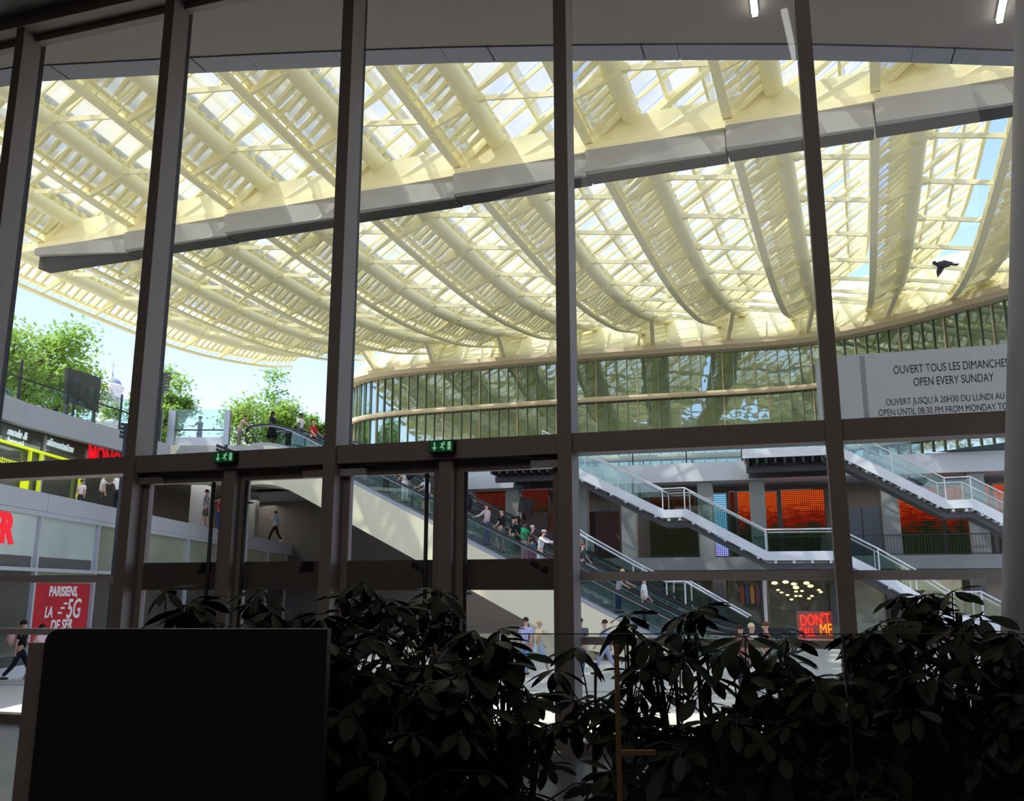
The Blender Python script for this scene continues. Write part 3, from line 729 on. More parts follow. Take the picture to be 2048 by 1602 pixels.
# dark back of a notice board on the terrace
nb = [on_x(px, py, -19.2) for px, py in ((132, 803), (197, 824), (203, 756), (137, 735))]
nbr = root('notice_board', 'big dark rectangular board standing behind the terrace railing', 'board', V((-19.2, (nb[0].y+nb[1].y)/2, L2)))
part('panel', MB().prism(nb, V((-.15, 0, 0))), M['black'], nbr)
for p in (nb[0], nb[1]): part('post', MB().bar(V((-19.3, p.y+(.25 if p is nb[0] else -.25), L2-.02)), V((-19.3, p.y+(.25 if p is nb[0] else -.25), p.z+.5)), .12), M['dsteel'], nbr)
# louvred direction signs
def louver(pts, depth_y, n, label, base):
    P = [on_y(px, py, depth_y) for px, py in pts]   # bl, br, tr, tl
    r = root('louvered_sign', label, 'sign', V(((P[0].x+P[1].x)/2, depth_y, base)), group='black slatted signs')
    for k in range(n):
        a, b = k/n+.01, (k+.8)/n
        q = [P[0].lerp(P[3], a), P[1].lerp(P[2], a), P[1].lerp(P[2], b), P[0].lerp(P[3], b)]
        part('slat', MB().prism(q, V((0, .06, 0))), M['black'], r)
    mx = (P[0].x+P[1].x)/2
    part('post', MB().abox(mx-.05, mx+.05, depth_y+.06, depth_y+.16, base, max(P[2].z, P[3].z)-.05), M['dsteel'], r)
louver(((308, 783), (337, 783), (341, 744), (309, 744)), 47, 6, 'tall black slatted sign standing above the terrace corner against the sky', L2)
louver(((238, 875), (257, 882), (259, 848), (243, 843)), 31, 4, 'black slatted sign half hidden behind a mullion at the left parapet', PLAZA)
louver(((430, 918), (467, 924), (468, 900), (433, 886)), 34, 4, 'black slatted sign in front of the cream escalator casing', PLAZA)
# ------------------------------------------------------------ far gallery building
FN = 47.9
def fbox(t0, t1, n0, n1, z0, z1, mb=None): return wbox(t0, t1, n0, n1, z0, z1, mb)
fg = root('gallery_building', 'grey two-storey gallery with columns and red screens facing the plaza', 'building', wp(8, FN, PLAZA))
tl = tn(870, 960, FN); zfb = on_n(1233, 968, FN).z
part('terrace_fascia', fbox(tl, 30, FN, FN+.2, zfb, L2), M['white'], fg)
part('terrace_slab', fbox(tl, 30, FN+.2, 75, L2-.6, L2-.01), M['conc'], fg)
part('gallery_ceiling', fbox(-34, 30, FN+.25, 52, zfb+.1, zfb+.3), M['grey'], fg)
F1 = EYE+1.68
part('gallery_floor', fbox(-30, 30, FN, 52, F1-.65, F1), M['conc'], fg)
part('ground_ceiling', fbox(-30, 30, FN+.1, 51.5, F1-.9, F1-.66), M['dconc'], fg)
part('back_wall', fbox(-36, 30, 52, 52.3, F1, L2-.5), M['recess'], fg)
part('ground_wall', fbox(-36, 30, 51, 52.3, PLAZA, F1-.66), M['recess'], fg)
for px in (935, 1027, 1162, 1258, 1412, 1516, 1781, 1955):
    t = tn(px, 1020, 48.6); part('column', fbox(t-.38, t+.38, 48.3, 49.0, F1, zfb+.1), M['conc'], fg)
for px in (1200, 1440, 1674, 1790, 1960):
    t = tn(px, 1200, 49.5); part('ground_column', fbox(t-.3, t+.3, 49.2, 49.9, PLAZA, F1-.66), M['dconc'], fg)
for a, b in ((1192, 1246), (1690, 1762)):
    d = part('service_door', fbox(tn(a, 1060, 51.9), tn(b, 1060, 51.9), 51.85, 51.98, F1, on_n(a, 1018, 51.9).z), M['door2'], fg)
    m_ = (tn(a, 1060, 51.9)+tn(b, 1060, 51.9))/2; part('door_gap', fbox(m_-.02, m_+.02, 51.83, 51.85, F1, on_n(a, 1018, 51.9).z), M['frame2'], d)
# dark balustrade of the gallery
gr = root('gallery_railing', 'thin dark balustrade along the first floor of the far gallery', 'railing', wp(8, FN+.1, F1))
part('top_rail', fbox(-2, 28, FN+.08, FN+.13, F1+.95, F1+1.0), M['dsteel'], gr)
part('bottom_rail', fbox(-2, 28, FN+.08, FN+.13, F1+.03, F1+.07), M['dsteel'], gr)
bl_ = MB(); t = -2
while t < 28: fbox(t, t+.015, FN+.095, FN+.11, F1+.05, F1+.97, bl_); t += .14
part('balusters', bl_, M['dsteel'], gr, kind='stuff')
# screens between the columns
def led(px0, px1, py0, py1, m, label, nn=50.4, grp='light screens in the far gallery'):
    t0, t1 = tn(px0, (py0+py1)/2, nn), tn(px1, (py0+py1)/2, nn); z1, z0 = on_n(px0, py0, nn).z, on_n(px0, py1, nn).z; z0 = max(z0, F1+.02)
    r = root('light_screen', label, 'screen', wp((t0+t1)/2, nn, F1), group=grp)
    part('case', fbox(t0-.04, t1+.04, nn+.02, nn+.12, F1, z1+.05), M['dsteel'], r)
    o = part('display', MB().poly(wp(t0, nn, z0), wp(t1, nn, z0), wp(t1, nn, z1), wp(t0, nn, z1)), M[m], r)
    uv = o.data.uv_layers.new(name='uv')
    for i, c in enumerate(((0, 0), (1, 0), (1, 1), (0, 1))): uv.data[i].uv = c
L = 'red dotted light screen in the far gallery, '
led(943, 1014, 987, 1112, 'ledd', 'dim red and green light screen left of the gallery column by the escalator')
led(1040, 1098, 975, 1112, 'ledd', 'dim light screen right of the gallery column by the escalator')
led(1300, 1392, 984, 1112, 'ledd', 'dim green light screen beneath the left staircase landing')
led(1428, 1455, 988, 1112, 'ledb', 'narrow glowing blue dotted light screen beside the staircase')
led(1462, 1472, 984, 1112, 'ledd', 'very narrow dim red strip screen right of the blue screen')
led(1478, 1504, 984, 1112, 'ledr', L+'narrow one just left of a column')
led(1534, 1556, 984, 1112, 'ledr', L+'narrow orange one right of a column')
led(1566, 1652, 981, 1112, 'ledr', L+'wide one left of the tallest near mullion')
led(1793, 1884, 975, 1112, 'ledr', L+'wide one under the right staircase')
led(1892, 1936, 973, 1112, 'ledr', L+'one behind the right staircase landing')
led(1962, 1984, 971, 1112, 'ledr', L+'narrow one right of the right staircase landing')
led(1993, 2040, 969, 1112, 'ledr', L+'rightmost, beside the slanted column')
# brown panels seen under the escalator on the left
wt_ = root('panel_wall', 'brown and red striped panels behind the underside of the escalator', 'wall panel', wp(-11, 49, F1-1))
cols = ['dconc', 'recess', 'shopdark', 'dconc', 'recess', 'shopdark']
for k_ in range(6):
    t = -17.2+k_*1.35; part('panel', fbox(t, t+1.28, 49.2, 49.4, F1, F1+2.6), cloth([(96, 76, 74), (70, 44, 42), (104, 88, 84), (120, 60, 50), (64, 46, 46), (90, 60, 56)][k_]), wt_)
# ground floor shops
def shop(px0, px1, m, label, lit=None):
    t0, t1 = tn(px0, 1230, 50.8), tn(px1, 1230, 50.8)
    r = part('shop_window', fbox(t0, t1, 50.8, 50.9, PLAZA+.02, F1-.95), M[m], fg)
    part('frame', MB().sweep([wp(t0, 50.76, PLAZA), wp(t0, 50.76, F1-.98), wp(t1, 50.76, F1-.98), wp(t1, 50.76, PLAZA)], [(-.05, -.05), (.05, -.05), (.05, .05), (-.05, .05)], up=WN), M['dsteel'], r)
    return r
shop(1170, 1290, 'shopblk', 'dark shop front left of the escalator foot')
s1 = shop(1330, 1420, 'shopblk', 'dark shop front with clothes rails')
shop(1445, 1525, 'shopblk', 'dark shop front with hanging garments and shelves')
shop(1530, 1665, 'shopblk', 'dark shop front carrying the red neon words')
shop(1690, 1775, 'shopglass', 'warm lit shop front right of the tall mullion')
shop(1800, 1960, 'shopblk', 'dark shop front behind the lower right stairs')
wr_ = MB()
mn = MB().tube([wp(tn(1530, 1200, 48.9), 48.9, PLAZA), wp(tn(1530, 1200, 48.9), 48.9, F1-.9)], .09, 10)
thing('white_pole', mn, M['whitest'], 'slim white pole standing left of the red neon sign', 'pole')
# hanging garments and shelves glimpsed in the shop
rnd = random.Random(3)
for j, px in enumerate((1484, 1494, 1504, 1515)):
    t = tn(px, 1180, 50.6); z = on_n(px, 1168+rnd.random()*3, 50.6).z
    g = MB().prism([wp(t-.09, 50.6, z-1.0), wp(t+.10, 50.6, z-1.0), wp(t+.11, 50.6, z-.2), wp(t+.03, 50.6, z), wp(t-.03, 50.6, z), wp(t-.12, 50.6, z-.2)], WN*.07)
    thing('hanging_garment', g, cloth([(120, 70, 50), (60, 70, 100), (150, 110, 60), (90, 60, 80)][j]), ['brown', 'navy', 'ochre', 'plum'][j]+' garment hanging in the dark shop window', 'garment', group='garments in the shop window')
# cluster of pendant lamps
for j, (px, py) in enumerate([(1549, 1166), (1571, 1164), (1588, 1168), (1592, 1175), (1613, 1166), (1621, 1172), (1592, 1183), (1604, 1182), (1563, 1185), (1638, 1180), (1642, 1184), (1592, 1192), (1601, 1192), (1624, 1192), (1618, 1197), (1583, 1199), (1575, 1190), (1556, 1180)]):
    nn = 49.6+.3*((j*7) % 3); p = on_n(px, py, nn); r_ = .12 if j in (0, 1, 3, 4, 5, 2) else .07
    r = root('pendant_lamp', 'tiny warm glass pendant in the cluster above the neon sign', 'pendant lamp', p, group='cluster of pendant lamps over the shop entrance')
    part('shade', MB().ball(p, r_, (1.4, 1, .7), 8, 5), M['warm'], r, smooth=True)
    part('cord', MB().bar(p, V((p.x, p.y, F1-.9)), .012), M['black'], r)
# neon signs
ns = root('neon_sign', "red neon sign reading DON'T above ME on the shop front", 'neon sign', on_n(1630, 1272, 50.3))
def neon(s, px, py, h, m, parent, sx=1.0, rot=.08):
    xd = (WT*cos(rot)+Z*sin(rot)); yd = (Z*cos(rot)-WT*sin(rot))
    text('neon_letters', s, on_n(px, py, 50.3), xd, yd, h, m, parent, ext=.03, sx=sx, bold=.0)
neon("DON'T", 1601, 1252, .80, M['neon'], ns, .60)
neon("CALL", 1599, 1272, .62, M['neon'], ns, .52, .02)
neon("ME", 1640, 1270, .80, M['neonhot'], ns, .62, .03)
part('backing', fbox(tn(1594, 1250, 50.4), tn(1682, 1250, 50.4), 50.42, 50.46, on_n(1600, 1280, 50.4).z, on_n(1600, 1222, 50.4).z), M['recess'], ns)
n2 = root('neon_sign', 'blurred red neon letters glimpsed between the leaves on the right', 'neon sign', on_n(1860, 1272, 50.3))
neon('ALL', 1833, 1268, .62, M['neon'], n2, .8, 0); neon('I', 1874, 1258, .5, M['neonhot'], n2, 1.6, .3); neon('N', 1892, 1268, .34, M['neon'], n2, 1, 0)
part('backing', fbox(tn(1828, 1250, 50.4), tn(1910, 1250, 50.4), 50.42, 50.46, on_n(1830, 1280, 50.4).z, on_n(1830, 1238, 50.4).z), M['recess'], n2)
# dark hanging speaker-like panel left of the far column
hp = on_n(1052, 1012, 47.0)
hb = root('hanging_sign', 'dark tilted square panel hanging in the far gallery', 'sign', hp)
part('panel', MB().box(hp, WT*.35+Z*-.1, WN*.2, Z*.42+WT*.06), M['black'], hb); part('hanger', MB().bar(hp+Z*.3, V((hp.x, hp.y, zfb+.02)), .05), M['dsteel'], hb)
# ------------------------------------------------------------ escalators
B0 = V((6.35, 31, PLAZA))
ed = V((B0.x-A0.x, B0.y-A0.y, 0)); RUN = ed.length; ed.normalize(); eq = V((-ed.y, ed.x, 0))
if eq.y < 0: eq = -eq
SLP = (B0.z-A0.z)/RUN
def ep(s, q, dz=0):
    # s: distance along; rounded shoulder at the top and foot
    z = A0.z+SLP*s if 0 < s < RUN else (A0.z if s <= 0 else B0.z)
    if -1.2 < s < 1.2: z = A0.z+SLP*(s+1.2)**2/4.8
    if RUN-1.0 < s < RUN+1.0: z = B0.z-SLP*(RUN+1.0-s)**2/4.0
    return V((A0.x, A0.y, 0))+ed*s+eq*q+Z*(z+dz)
ss = [-1.7, -1.2, -.8, -.4, 0, .4, .8, 1.2, 3, 6, 9, 12, 15, 18, RUN-1, RUN-.5, RUN, RUN+.5, RUN+1, RUN+1.8]
E0 = 0.0
def escalator(q0, label, first):
    r = root('escalator', label, 'escalator', ep(RUN/2, q0+.8, -4), group='escalators from the plaza to the terrace')
    W = 1.6
    # casing
    if first:
        c = MB(); top = [ep(s, q0) for s in ss]; bot = [ep(s, q0+.16, -1.78) for s in ss]; bot2 = [ep(s, q0+W+3.8, -1.78) for s in ss]; mid = [ep(s, q0+.10, -.9) for s in ss]
        for p in bot+bot2+mid: p.z = max(p.z, PLAZA+.001)
        k_ = len(ss); c.v = top+mid+bot+bot2
        for row in range(3):
            for i in range(k_-1): c.f.append((row*k_+i, row*k_+i+1, (row+1)*k_+i+1, (row+1)*k_+i))
        part('casing', c, M['creamw'], r)
        cw = V((-16.1, 41.2, 0))
        part('casing_return', MB().prism([V((cw.x, cw.y, L2)), ep(-1.65, 0)+V((0, 0, 0)), ep(-1.65, .14, -1.5), V((cw.x, cw.y+.14, L2-1.5))], V((0, 3, 0))), M['creamw'], r)
    for q in (q0+.10, q0+W-.10):
        base = [ep(s, q, .0) for s in ss]
        part('skirt', MB().rectsweep([p+Z*.07 for p in base], .16, .14), M['alum'], r)
        g = MB()
        hr = [ep(s, q, 1.0) for s in ss]
        for i in range(len(ss)-1):
            a, b = ep(ss[i], q, .2), ep(ss[i+1], q, .2); c1, d1 = ep(ss[i+1], q, .97), ep(ss[i], q, .97)
            g.box8([a-eq*.006, b-eq*.006, b+eq*.006, a+eq*.006, d1-eq*.006, c1-eq*.006, c1+eq*.006, d1+eq*.006])
        part('balustrade', g, M['clear'], r)
        e0, e1 = hr[0], hr[-1]
        arc0 = [e0+ed*(-.42*sin(t))-Z*(.42-.42*cos(t)) for t in (pi, pi*.75, pi/2, pi/4)]
        arc1 = [e1+ed*(.42*sin(t))-Z*(.42-.42*cos(t)) for t in (pi/4, pi/2, pi*.75, pi)]
        part('handrail', MB().rectsweep(arc0+hr+arc1, .10, .09), M['rubber'], r)
        part('handrail_guide', MB().rectsweep([p-Z*.07 for p in hr], .06, .05), M['steel'], r)
    st = MB(); s = -.6
    while s < RUN+.6:
        p = ep(s, q0+W/2, .02); st.box(p, ed*.2, eq*(W/2-.2), Z*.10); s += .40
    part('step', st, M['stepm'], r)
    return r
escalator(0, 'long cream-clad escalator full of people, nearest of the three', True)
escalator(1.9, 'middle escalator just behind the crowded cream one', False)
escalator(3.8, 'farthest of the three parallel escalators', False)
# solid cream wall under the lower end
s0 = 12.6
wl_ = MB().prism([ep(s0, .9, -1.79), ep(RUN-2.9, .9, -1.80), V((ep(RUN-2.9, .9).x, ep(RUN-2.9, .9).y, PLAZA+.002)), V((ep(s0+.7, .9).x, ep(s0+.7, .9).y, PLAZA+.002))], eq*3.5)
thing('escalator_support_wall', wl_, M['creamw'], 'cream wall standing under the lower half of the escalator', 'wall')
# ------------------------------------------------------------ white staircases
def staircase(px, n0, label, wid=2.2, zend=None, posts=True, sh=.42, dn_lines=True):
    P = [on_n(x, y, n0) for x, y in px]
    # flatten landings and keep every point on the stair plane
    Q = [(p.dot(WT), p.z) for p in P]
    r = root('staircase', label, 'staircase', wp((Q[0][0]+Q[-1][0])/2, n0+wid/2, min(z for _, z in Q)), group='white steel staircases')
    def sp_(q, n, dz=0): return wp(q[0], n, q[1]+dz)
    for n in (n0, n0+wid):
        part('stringer', MB().sweep([sp_(q, n) for q in Q], [(-.05, -sh/2), (.05, -sh/2), (.05, sh/2), (-.05, sh/2)]), M['whitest'], r)
        gm = MB()
        for a, b in zip(Q, Q[1:]):
            L_ = ((a[0]-b[0])**2+(a[1]-b[1])**2)**.5; k_ = max(1, round(L_/1.6))
            for j in range(k_):
                u0, u1 = j/k_+.008, (j+1)/k_-.008
                c0, c1 = (a[0]+(b[0]-a[0])*u0, a[1]+(b[1]-a[1])*u0), (a[0]+(b[0]-a[0])*u1, a[1]+(b[1]-a[1])*u1)
                gm.box8([sp_(c0, n-.01, sh/2-.05), sp_(c1, n-.01, sh/2-.05), sp_(c1, n+.01, sh/2-.05), sp_(c0, n+.01, sh/2-.05), sp_(c0, n-.01, 1.12), sp_(c1, n-.01, 1.12), sp_(c1, n+.01, 1.12), sp_(c0, n+.01, 1.12)])
        part('glass_panel', gm, M['clear'], r)
        part('handrail', MB().tube([sp_(q, n-.02, 1.2) for q in Q], .038, 8), M['whitest'], r)
        for a, b in zip(Q, Q[1:]):
            L_ = ((a[0]-b[0])**2+(a[1]-b[1])**2)**.5; k_ = max(1, round(L_/3.2))
            for j in range(k_):
                c0 = (a[0]+(b[0]-a[0])*j/k_, a[1]+(b[1]-a[1])*j/k_)
                part('post', MB().bar(sp_(c0, n, .1), sp_(c0, n, 1.2), .05), M['whitest'], r)
    tr_ = MB(); bk = MB()
    for a, b in zip(Q, Q[1:]):
        if abs(a[1]-b[1]) < .35:
            m_ = ((a[0]+b[0])/2, (a[1]+b[1])/2); tr_.box(wp(m_[0], n0+wid/2, m_[1]+.05), WT*abs(a[0]-b[0])/2, WN*(wid/2-.05), Z*.06)
        else:
            k_ = int(abs(a[1]-b[1])/.17)
            for j in range(k_):
                f = (j+.5)/k_; tr_.box(wp(a[0]+(b[0]-a[0])*f, n0+wid/2, a[1]+(b[1]-a[1])*f+.06), WT*.16, WN*(wid/2-.05), Z*.025)
        k_ = max(2, int((((a[0]-b[0])**2+(a[1]-b[1])**2)**.5)/.75))
        for j in range(k_):
            f = (j+.5)/k_; bk.box(wp(a[0]+(b[0]-a[0])*f, n0+wid/2, a[1]+(b[1]-a[1])*f-sh/2-.06), WT*.06, WN*(wid/2), Z*.06)
    part('tread', tr_, M['conc'], r); part('bracket', bk, M['whitest'], r)
    part('soffit_beam', MB().sweep([wp(q[0], n0+wid/2, q[1]-sh/2-.24) for q in Q], [(-.7, -.13), (.7, -.13), (.7, .13), (-.7, .13)]), M['dconc'], r)
    return r
staircase([(1085, 908), (1150, 943), (1326, 1028), (1370, 1026), (1533, 1112), (1680, 1111), (1760, 1152), (1835, 1195), (1910, 1243), (1968, 1241), (2060, 1290)], 43.5, 'long white staircase with two landings crossing the middle of the far gallery')
staircase([(1640, 898), (1682, 905), (1893, 1009), (1945, 1007), (2060, 1065)], 44.5, 'white staircase with glass sides at the right, coming down past the red screens')
staircase([(1126, 1105), (1150, 1122), (1268, 1190), (1335, 1226), (1372, 1225), (1500, 1300)], 36.5, 'white staircase descending behind the escalator foot to the plaza', sh=.36)
# landings bridging from terrace to stairs
def gantry(px0, px1, label, nn):
    t0, t1 = tn(px0, 905, nn), tn(px1, 905, nn); zt, zb = on_n(1500, 899, nn).z, on_n(1500, 916, nn).z
    r = root('landing_bridge', label, 'bridge', wp((t0+t1)/2, (nn+FN)/2, zb), group='landing bridges at terrace level')
    part('edge_beam', fbox(t0, t1, nn, nn+.12, zb, zt), M['whitest'], r)
    part('edge_beam', fbox(t0, t0+.12, nn+.12, FN-.01, zb, zt), M['whitest'], r)
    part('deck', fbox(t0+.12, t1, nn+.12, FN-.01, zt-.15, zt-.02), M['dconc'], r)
    cr = MB(); t = t0+.2
    while t < t1: fbox(t, t+.1, nn+.12, FN-.01, zb-.25, zt-.15, cr); t += .42
    part('joist_row', cr, M['dsteel'], r)
    part('cross_beam', fbox(t0+.1, t1, nn+1.2, nn+1.5, zb-.55, zb-.25), M['dsteel'], r)
    part('cross_beam', fbox(t0+.1, t1, FN-.5, FN-.2, zb-.55, zb-.25), M['dsteel'], r)
    part('glass_panel', fbox(t0, t1, nn+.02, nn+.04, zt, zt+1.05), M['clear'], r)
    part('handrail', fbox(t0, t1, nn, nn+.06, zt+1.05, zt+1.1), M['steel'], r)
gantry(1484, 1668, 'dark-bellied landing bridge left of the tall mullion at terrace level', 44.0)
gantry(972, 1108, 'dark-bellied landing bridge above the escalator people', 43.0)
glass_rail([wp(tl, FN+.1, L2), wp(tn(1484, 930, FN), FN+.1, L2)], 'glass railing on the far terrace below the curved glass building', 'terrace railings', 1.15, 1.1, 2.8)
glass_rail([wp(tn(1690, 905, FN), FN+.1, L2), wp(27, FN+.1, L2)], 'glass railing on the far terrace above the right staircase', 'terrace railings', 1.15, 1.1, 4.5)
# ------------------------------------------------------------ trees, church tower, bird
def tree(px, py, y, rad, rz, label, seed, sparse=1.0):
    c = on_y(px, py, y); rnd = random.Random(seed)
    r = root('tree', label, 'tree', V((c.x, c.y, L2)), group='trees beyond the terrace')
    tr_ = MB().tube([V((c.x, c.y, L2-.02)), V((c.x+.1, c.y, L2+(c.z-L2)*.5)), V((c.x, c.y, c.z))], .28, 8, r2=.12)
    ends = []
    for k_ in range(16):
        a = rnd.uniform(0, 2*pi); e = rnd.uniform(-.4, .9)
        tip = c+V((cos(a)*rad*.75*cos(e), sin(a)*rad*.75*cos(e), sin(e)*rz*.75)); st_ = V((c.x, c.y, L2+(c.z-L2)*rnd.uniform(.45, .95)))
        tr_.tube([st_, st_.lerp(tip, .5)+Z*.2, tip], .09, 5, r2=.03); ends.append(tip)
    part('trunk', tr_, M['bark'], r, smooth=True)
    f = MB()
    cl = [c+V((rnd.gauss(0, .42)*rad, rnd.gauss(0, .42)*rad, rnd.gauss(.05, .42)*rz)) for _ in range(26)]+ends
    for q in cl:
        for _ in range(int(260*sparse)):
            p = q+V((rnd.gauss(0, 1), rnd.gauss(0, 1), rnd.gauss(0, .7)))*rad*.15
            a = rnd.uniform(0, 2*pi); b = rnd.uniform(-.9, .9); d = V((cos(a)*cos(b), sin(a)*cos(b), sin(b))); s_ = d.cross(Z+d*.3).normalized()
            l_ = rnd.uniform(.22, .38)*max(1, rad/4)
            f.poly(p, p+d*l_*.5+s_*l_*.28, p+d*l_, p+d*l_*.5-s_*l_*.28)
    part('foliage', f, M['tree'], r)
tree(20, 735, 47, 4.6, 3.2, 'large pale green tree behind the left terrace railing', 1)
tree(110, 790, 58, 3.4, 2.6, 'feathery tree leaning over the dark notice board', 2, .6)
tree(325, 845, 60, 2.4, 3.0, 'bright green tree behind the terrace corner screen', 3)
tree(530, 860, 62, 3.3, 2.6, 'bright green tree behind the people at the top of the escalator', 4)
tree(632, 880, 66, 1.5, 1.6, 'small dark green tree behind the woman in red', 5)
ty = 150; tb = on_y(220, 990, ty); x0 = on_y(220, 800, ty).x
ct = root('church_tower', 'pale domed church lantern tower rising behind the terrace', 'tower', V((x0, ty, L2)))
def tz(py): return on_y(220, py, ty).z
R_ = 1.35
part('tower_base', MB().lathe((x0, ty, 0), [(2.3, L2), (2.3, tz(857)), (2.1, tz(853)), (2.45, tz(851)), (2.45, tz(846)), (1.9, tz(842)), (0, tz(842))], 8), M['stone'], ct)
wn_ = MB()
for k_ in range(8):
    a = k_*pi/4+pi/8; d = V((cos(a), sin(a), 0)); wn_.bar(V((x0, ty, tz(868)))+d*2.12, V((x0, ty, tz(862)))+d*2.12, .5, .12, up=d)
part('blind_window', wn_, M['slate'], ct)
col = MB()
for k_ in range(8):
    a = k_*pi/4; d = V((cos(a), sin(a), 0)); col.bar(V((x0, ty, tz(842)))+d*1.45, V((x0, ty, tz(795)))+d*1.45, .62, .5, up=d)
col.lathe((x0, ty, 0), [(1.9, tz(842)), (1.9, tz(828)), (.0, tz(828))], 8)
part('arcade', col, M['stone'], ct)
part('cornice', MB().lathe((x0, ty, 0), [(0, tz(797)), (1.9, tz(797)), (1.9, tz(786)), (1.75, tz(783)), (2.1, tz(780)), (2.1, tz(773)), (1.7, tz(770)), (0, tz(770))], 16), M['stone'], ct)
part('dome', MB().lathe((x0, ty, 0), [(1.65, tz(771)), (1.6, tz(766)), (1.3, tz(761)), (.8, tz(757)), (.25, tz(755)), (.2, tz(748)), (.06, tz(744)), (.05, tz(722)), (0, tz(720))], 14), M['slate'], ct, smooth=True)
bc_ = on_y(1886, 529, 26); bd = root('bird', 'dark pigeon in flight below the canopy at the right', 'bird', bc_)
b_ = MB().ball(bc_, .13, (1.9, .75, .8), 10, 7); b_.ball(bc_+V((-.26, 0, .05)), .065, nu=8, nv=5)
b_.prism([bc_+V((.2, -.05, 0)), bc_+V((.46, -.09, -.02)), bc_+V((.46, .09, -.02)), bc_+V((.2, .05, 0))], Z*.02)
part('body', b_, M['dsteel'], bd, smooth=True)
w1 = MB().prism([bc_+V((-.12, 0, .05)), bc_+V((-.22, 0, -.22)), bc_+V((-.20, 0, -.42)), bc_+V((-.06, 0, -.25)), bc_+V((.12, 0, .02))], V((0, .02, 0)))
part('wing', w1, M['black'], bd)
w2 = MB().prism([bc_+V((-.10, .02, .06)), bc_+V((.05, .02, .15)), bc_+V((.38, .02, .07)), bc_+V((.2, .02, .03))], V((0, .02, 0)))
part('wing', w2, M['dsteel'], bd)
# ------------------------------------------------------------ people
def skinned(name, pts, edges, rad, m, parent, sub=1, rootv=0, loc_=None):
    me = bpy.data.meshes.new(name); me.from_pydata([tuple(p) for p in pts], edges, []); me.update(); me.materials.append(m)
    o = bpy.data.objects.new(name, me); C.objects.link(o); o.parent = parent
    s = o.modifiers.new('skin', 'SKIN'); s.use_smooth_shade = True; s.branch_smoothing = .4
    sv = me.skin_vertices[0].data if me.skin_vertices else None
    if sv is None:
        me.attributes  # ensure
        bm_ = None
    for i, r in enumerate(rad):
        sv[i].radius = (r, r) if not isinstance(r, tuple) else r
        sv[i].use_root = (i == rootv)
    q = o.modifiers.new('sub', 'SUBSURF'); q.levels = sub; q.render_levels = sub
    return o
import bmesh
def skinned(name, pts, edges, rad, m, parent, sub=1, rootv=0):
    bm = bmesh.new(); lay = bm.verts.layers.skin.verify()
    vs = [bm.verts.new(p) for p in pts]
    for a, b in edges: bm.edges.new((vs[a], vs[b]))
    for i, v in enumerate(vs):
        r = rad[i]; v[lay].radius = r if isinstance(r, tuple) else (r, r); v[lay].use_root = (i == rootv)
    me = bpy.data.meshes.new(name); bm.to_mesh(me); bm.free(); me.materials.append(m)
    o = bpy.data.objects.new(name, me); C.objects.link(o); o.parent = parent
    s = o.modifiers.new('skin', 'SKIN'); s.use_smooth_shade = True
    q = o.modifiers.new('sub', 'SUBSURF'); q.levels = sub; q.render_levels = sub
    return o
def limb(o, L1_, L2_, a, b, side=0.0):
    # a: swing forward (radians) of the first bone, b: extra bend of the second
    j = o+V((sin(a)*L1_, side, -cos(a)*L1_)); e = j+V((sin(a+b)*L2_, side*.4, -cos(a+b)*L2_)); return j, e
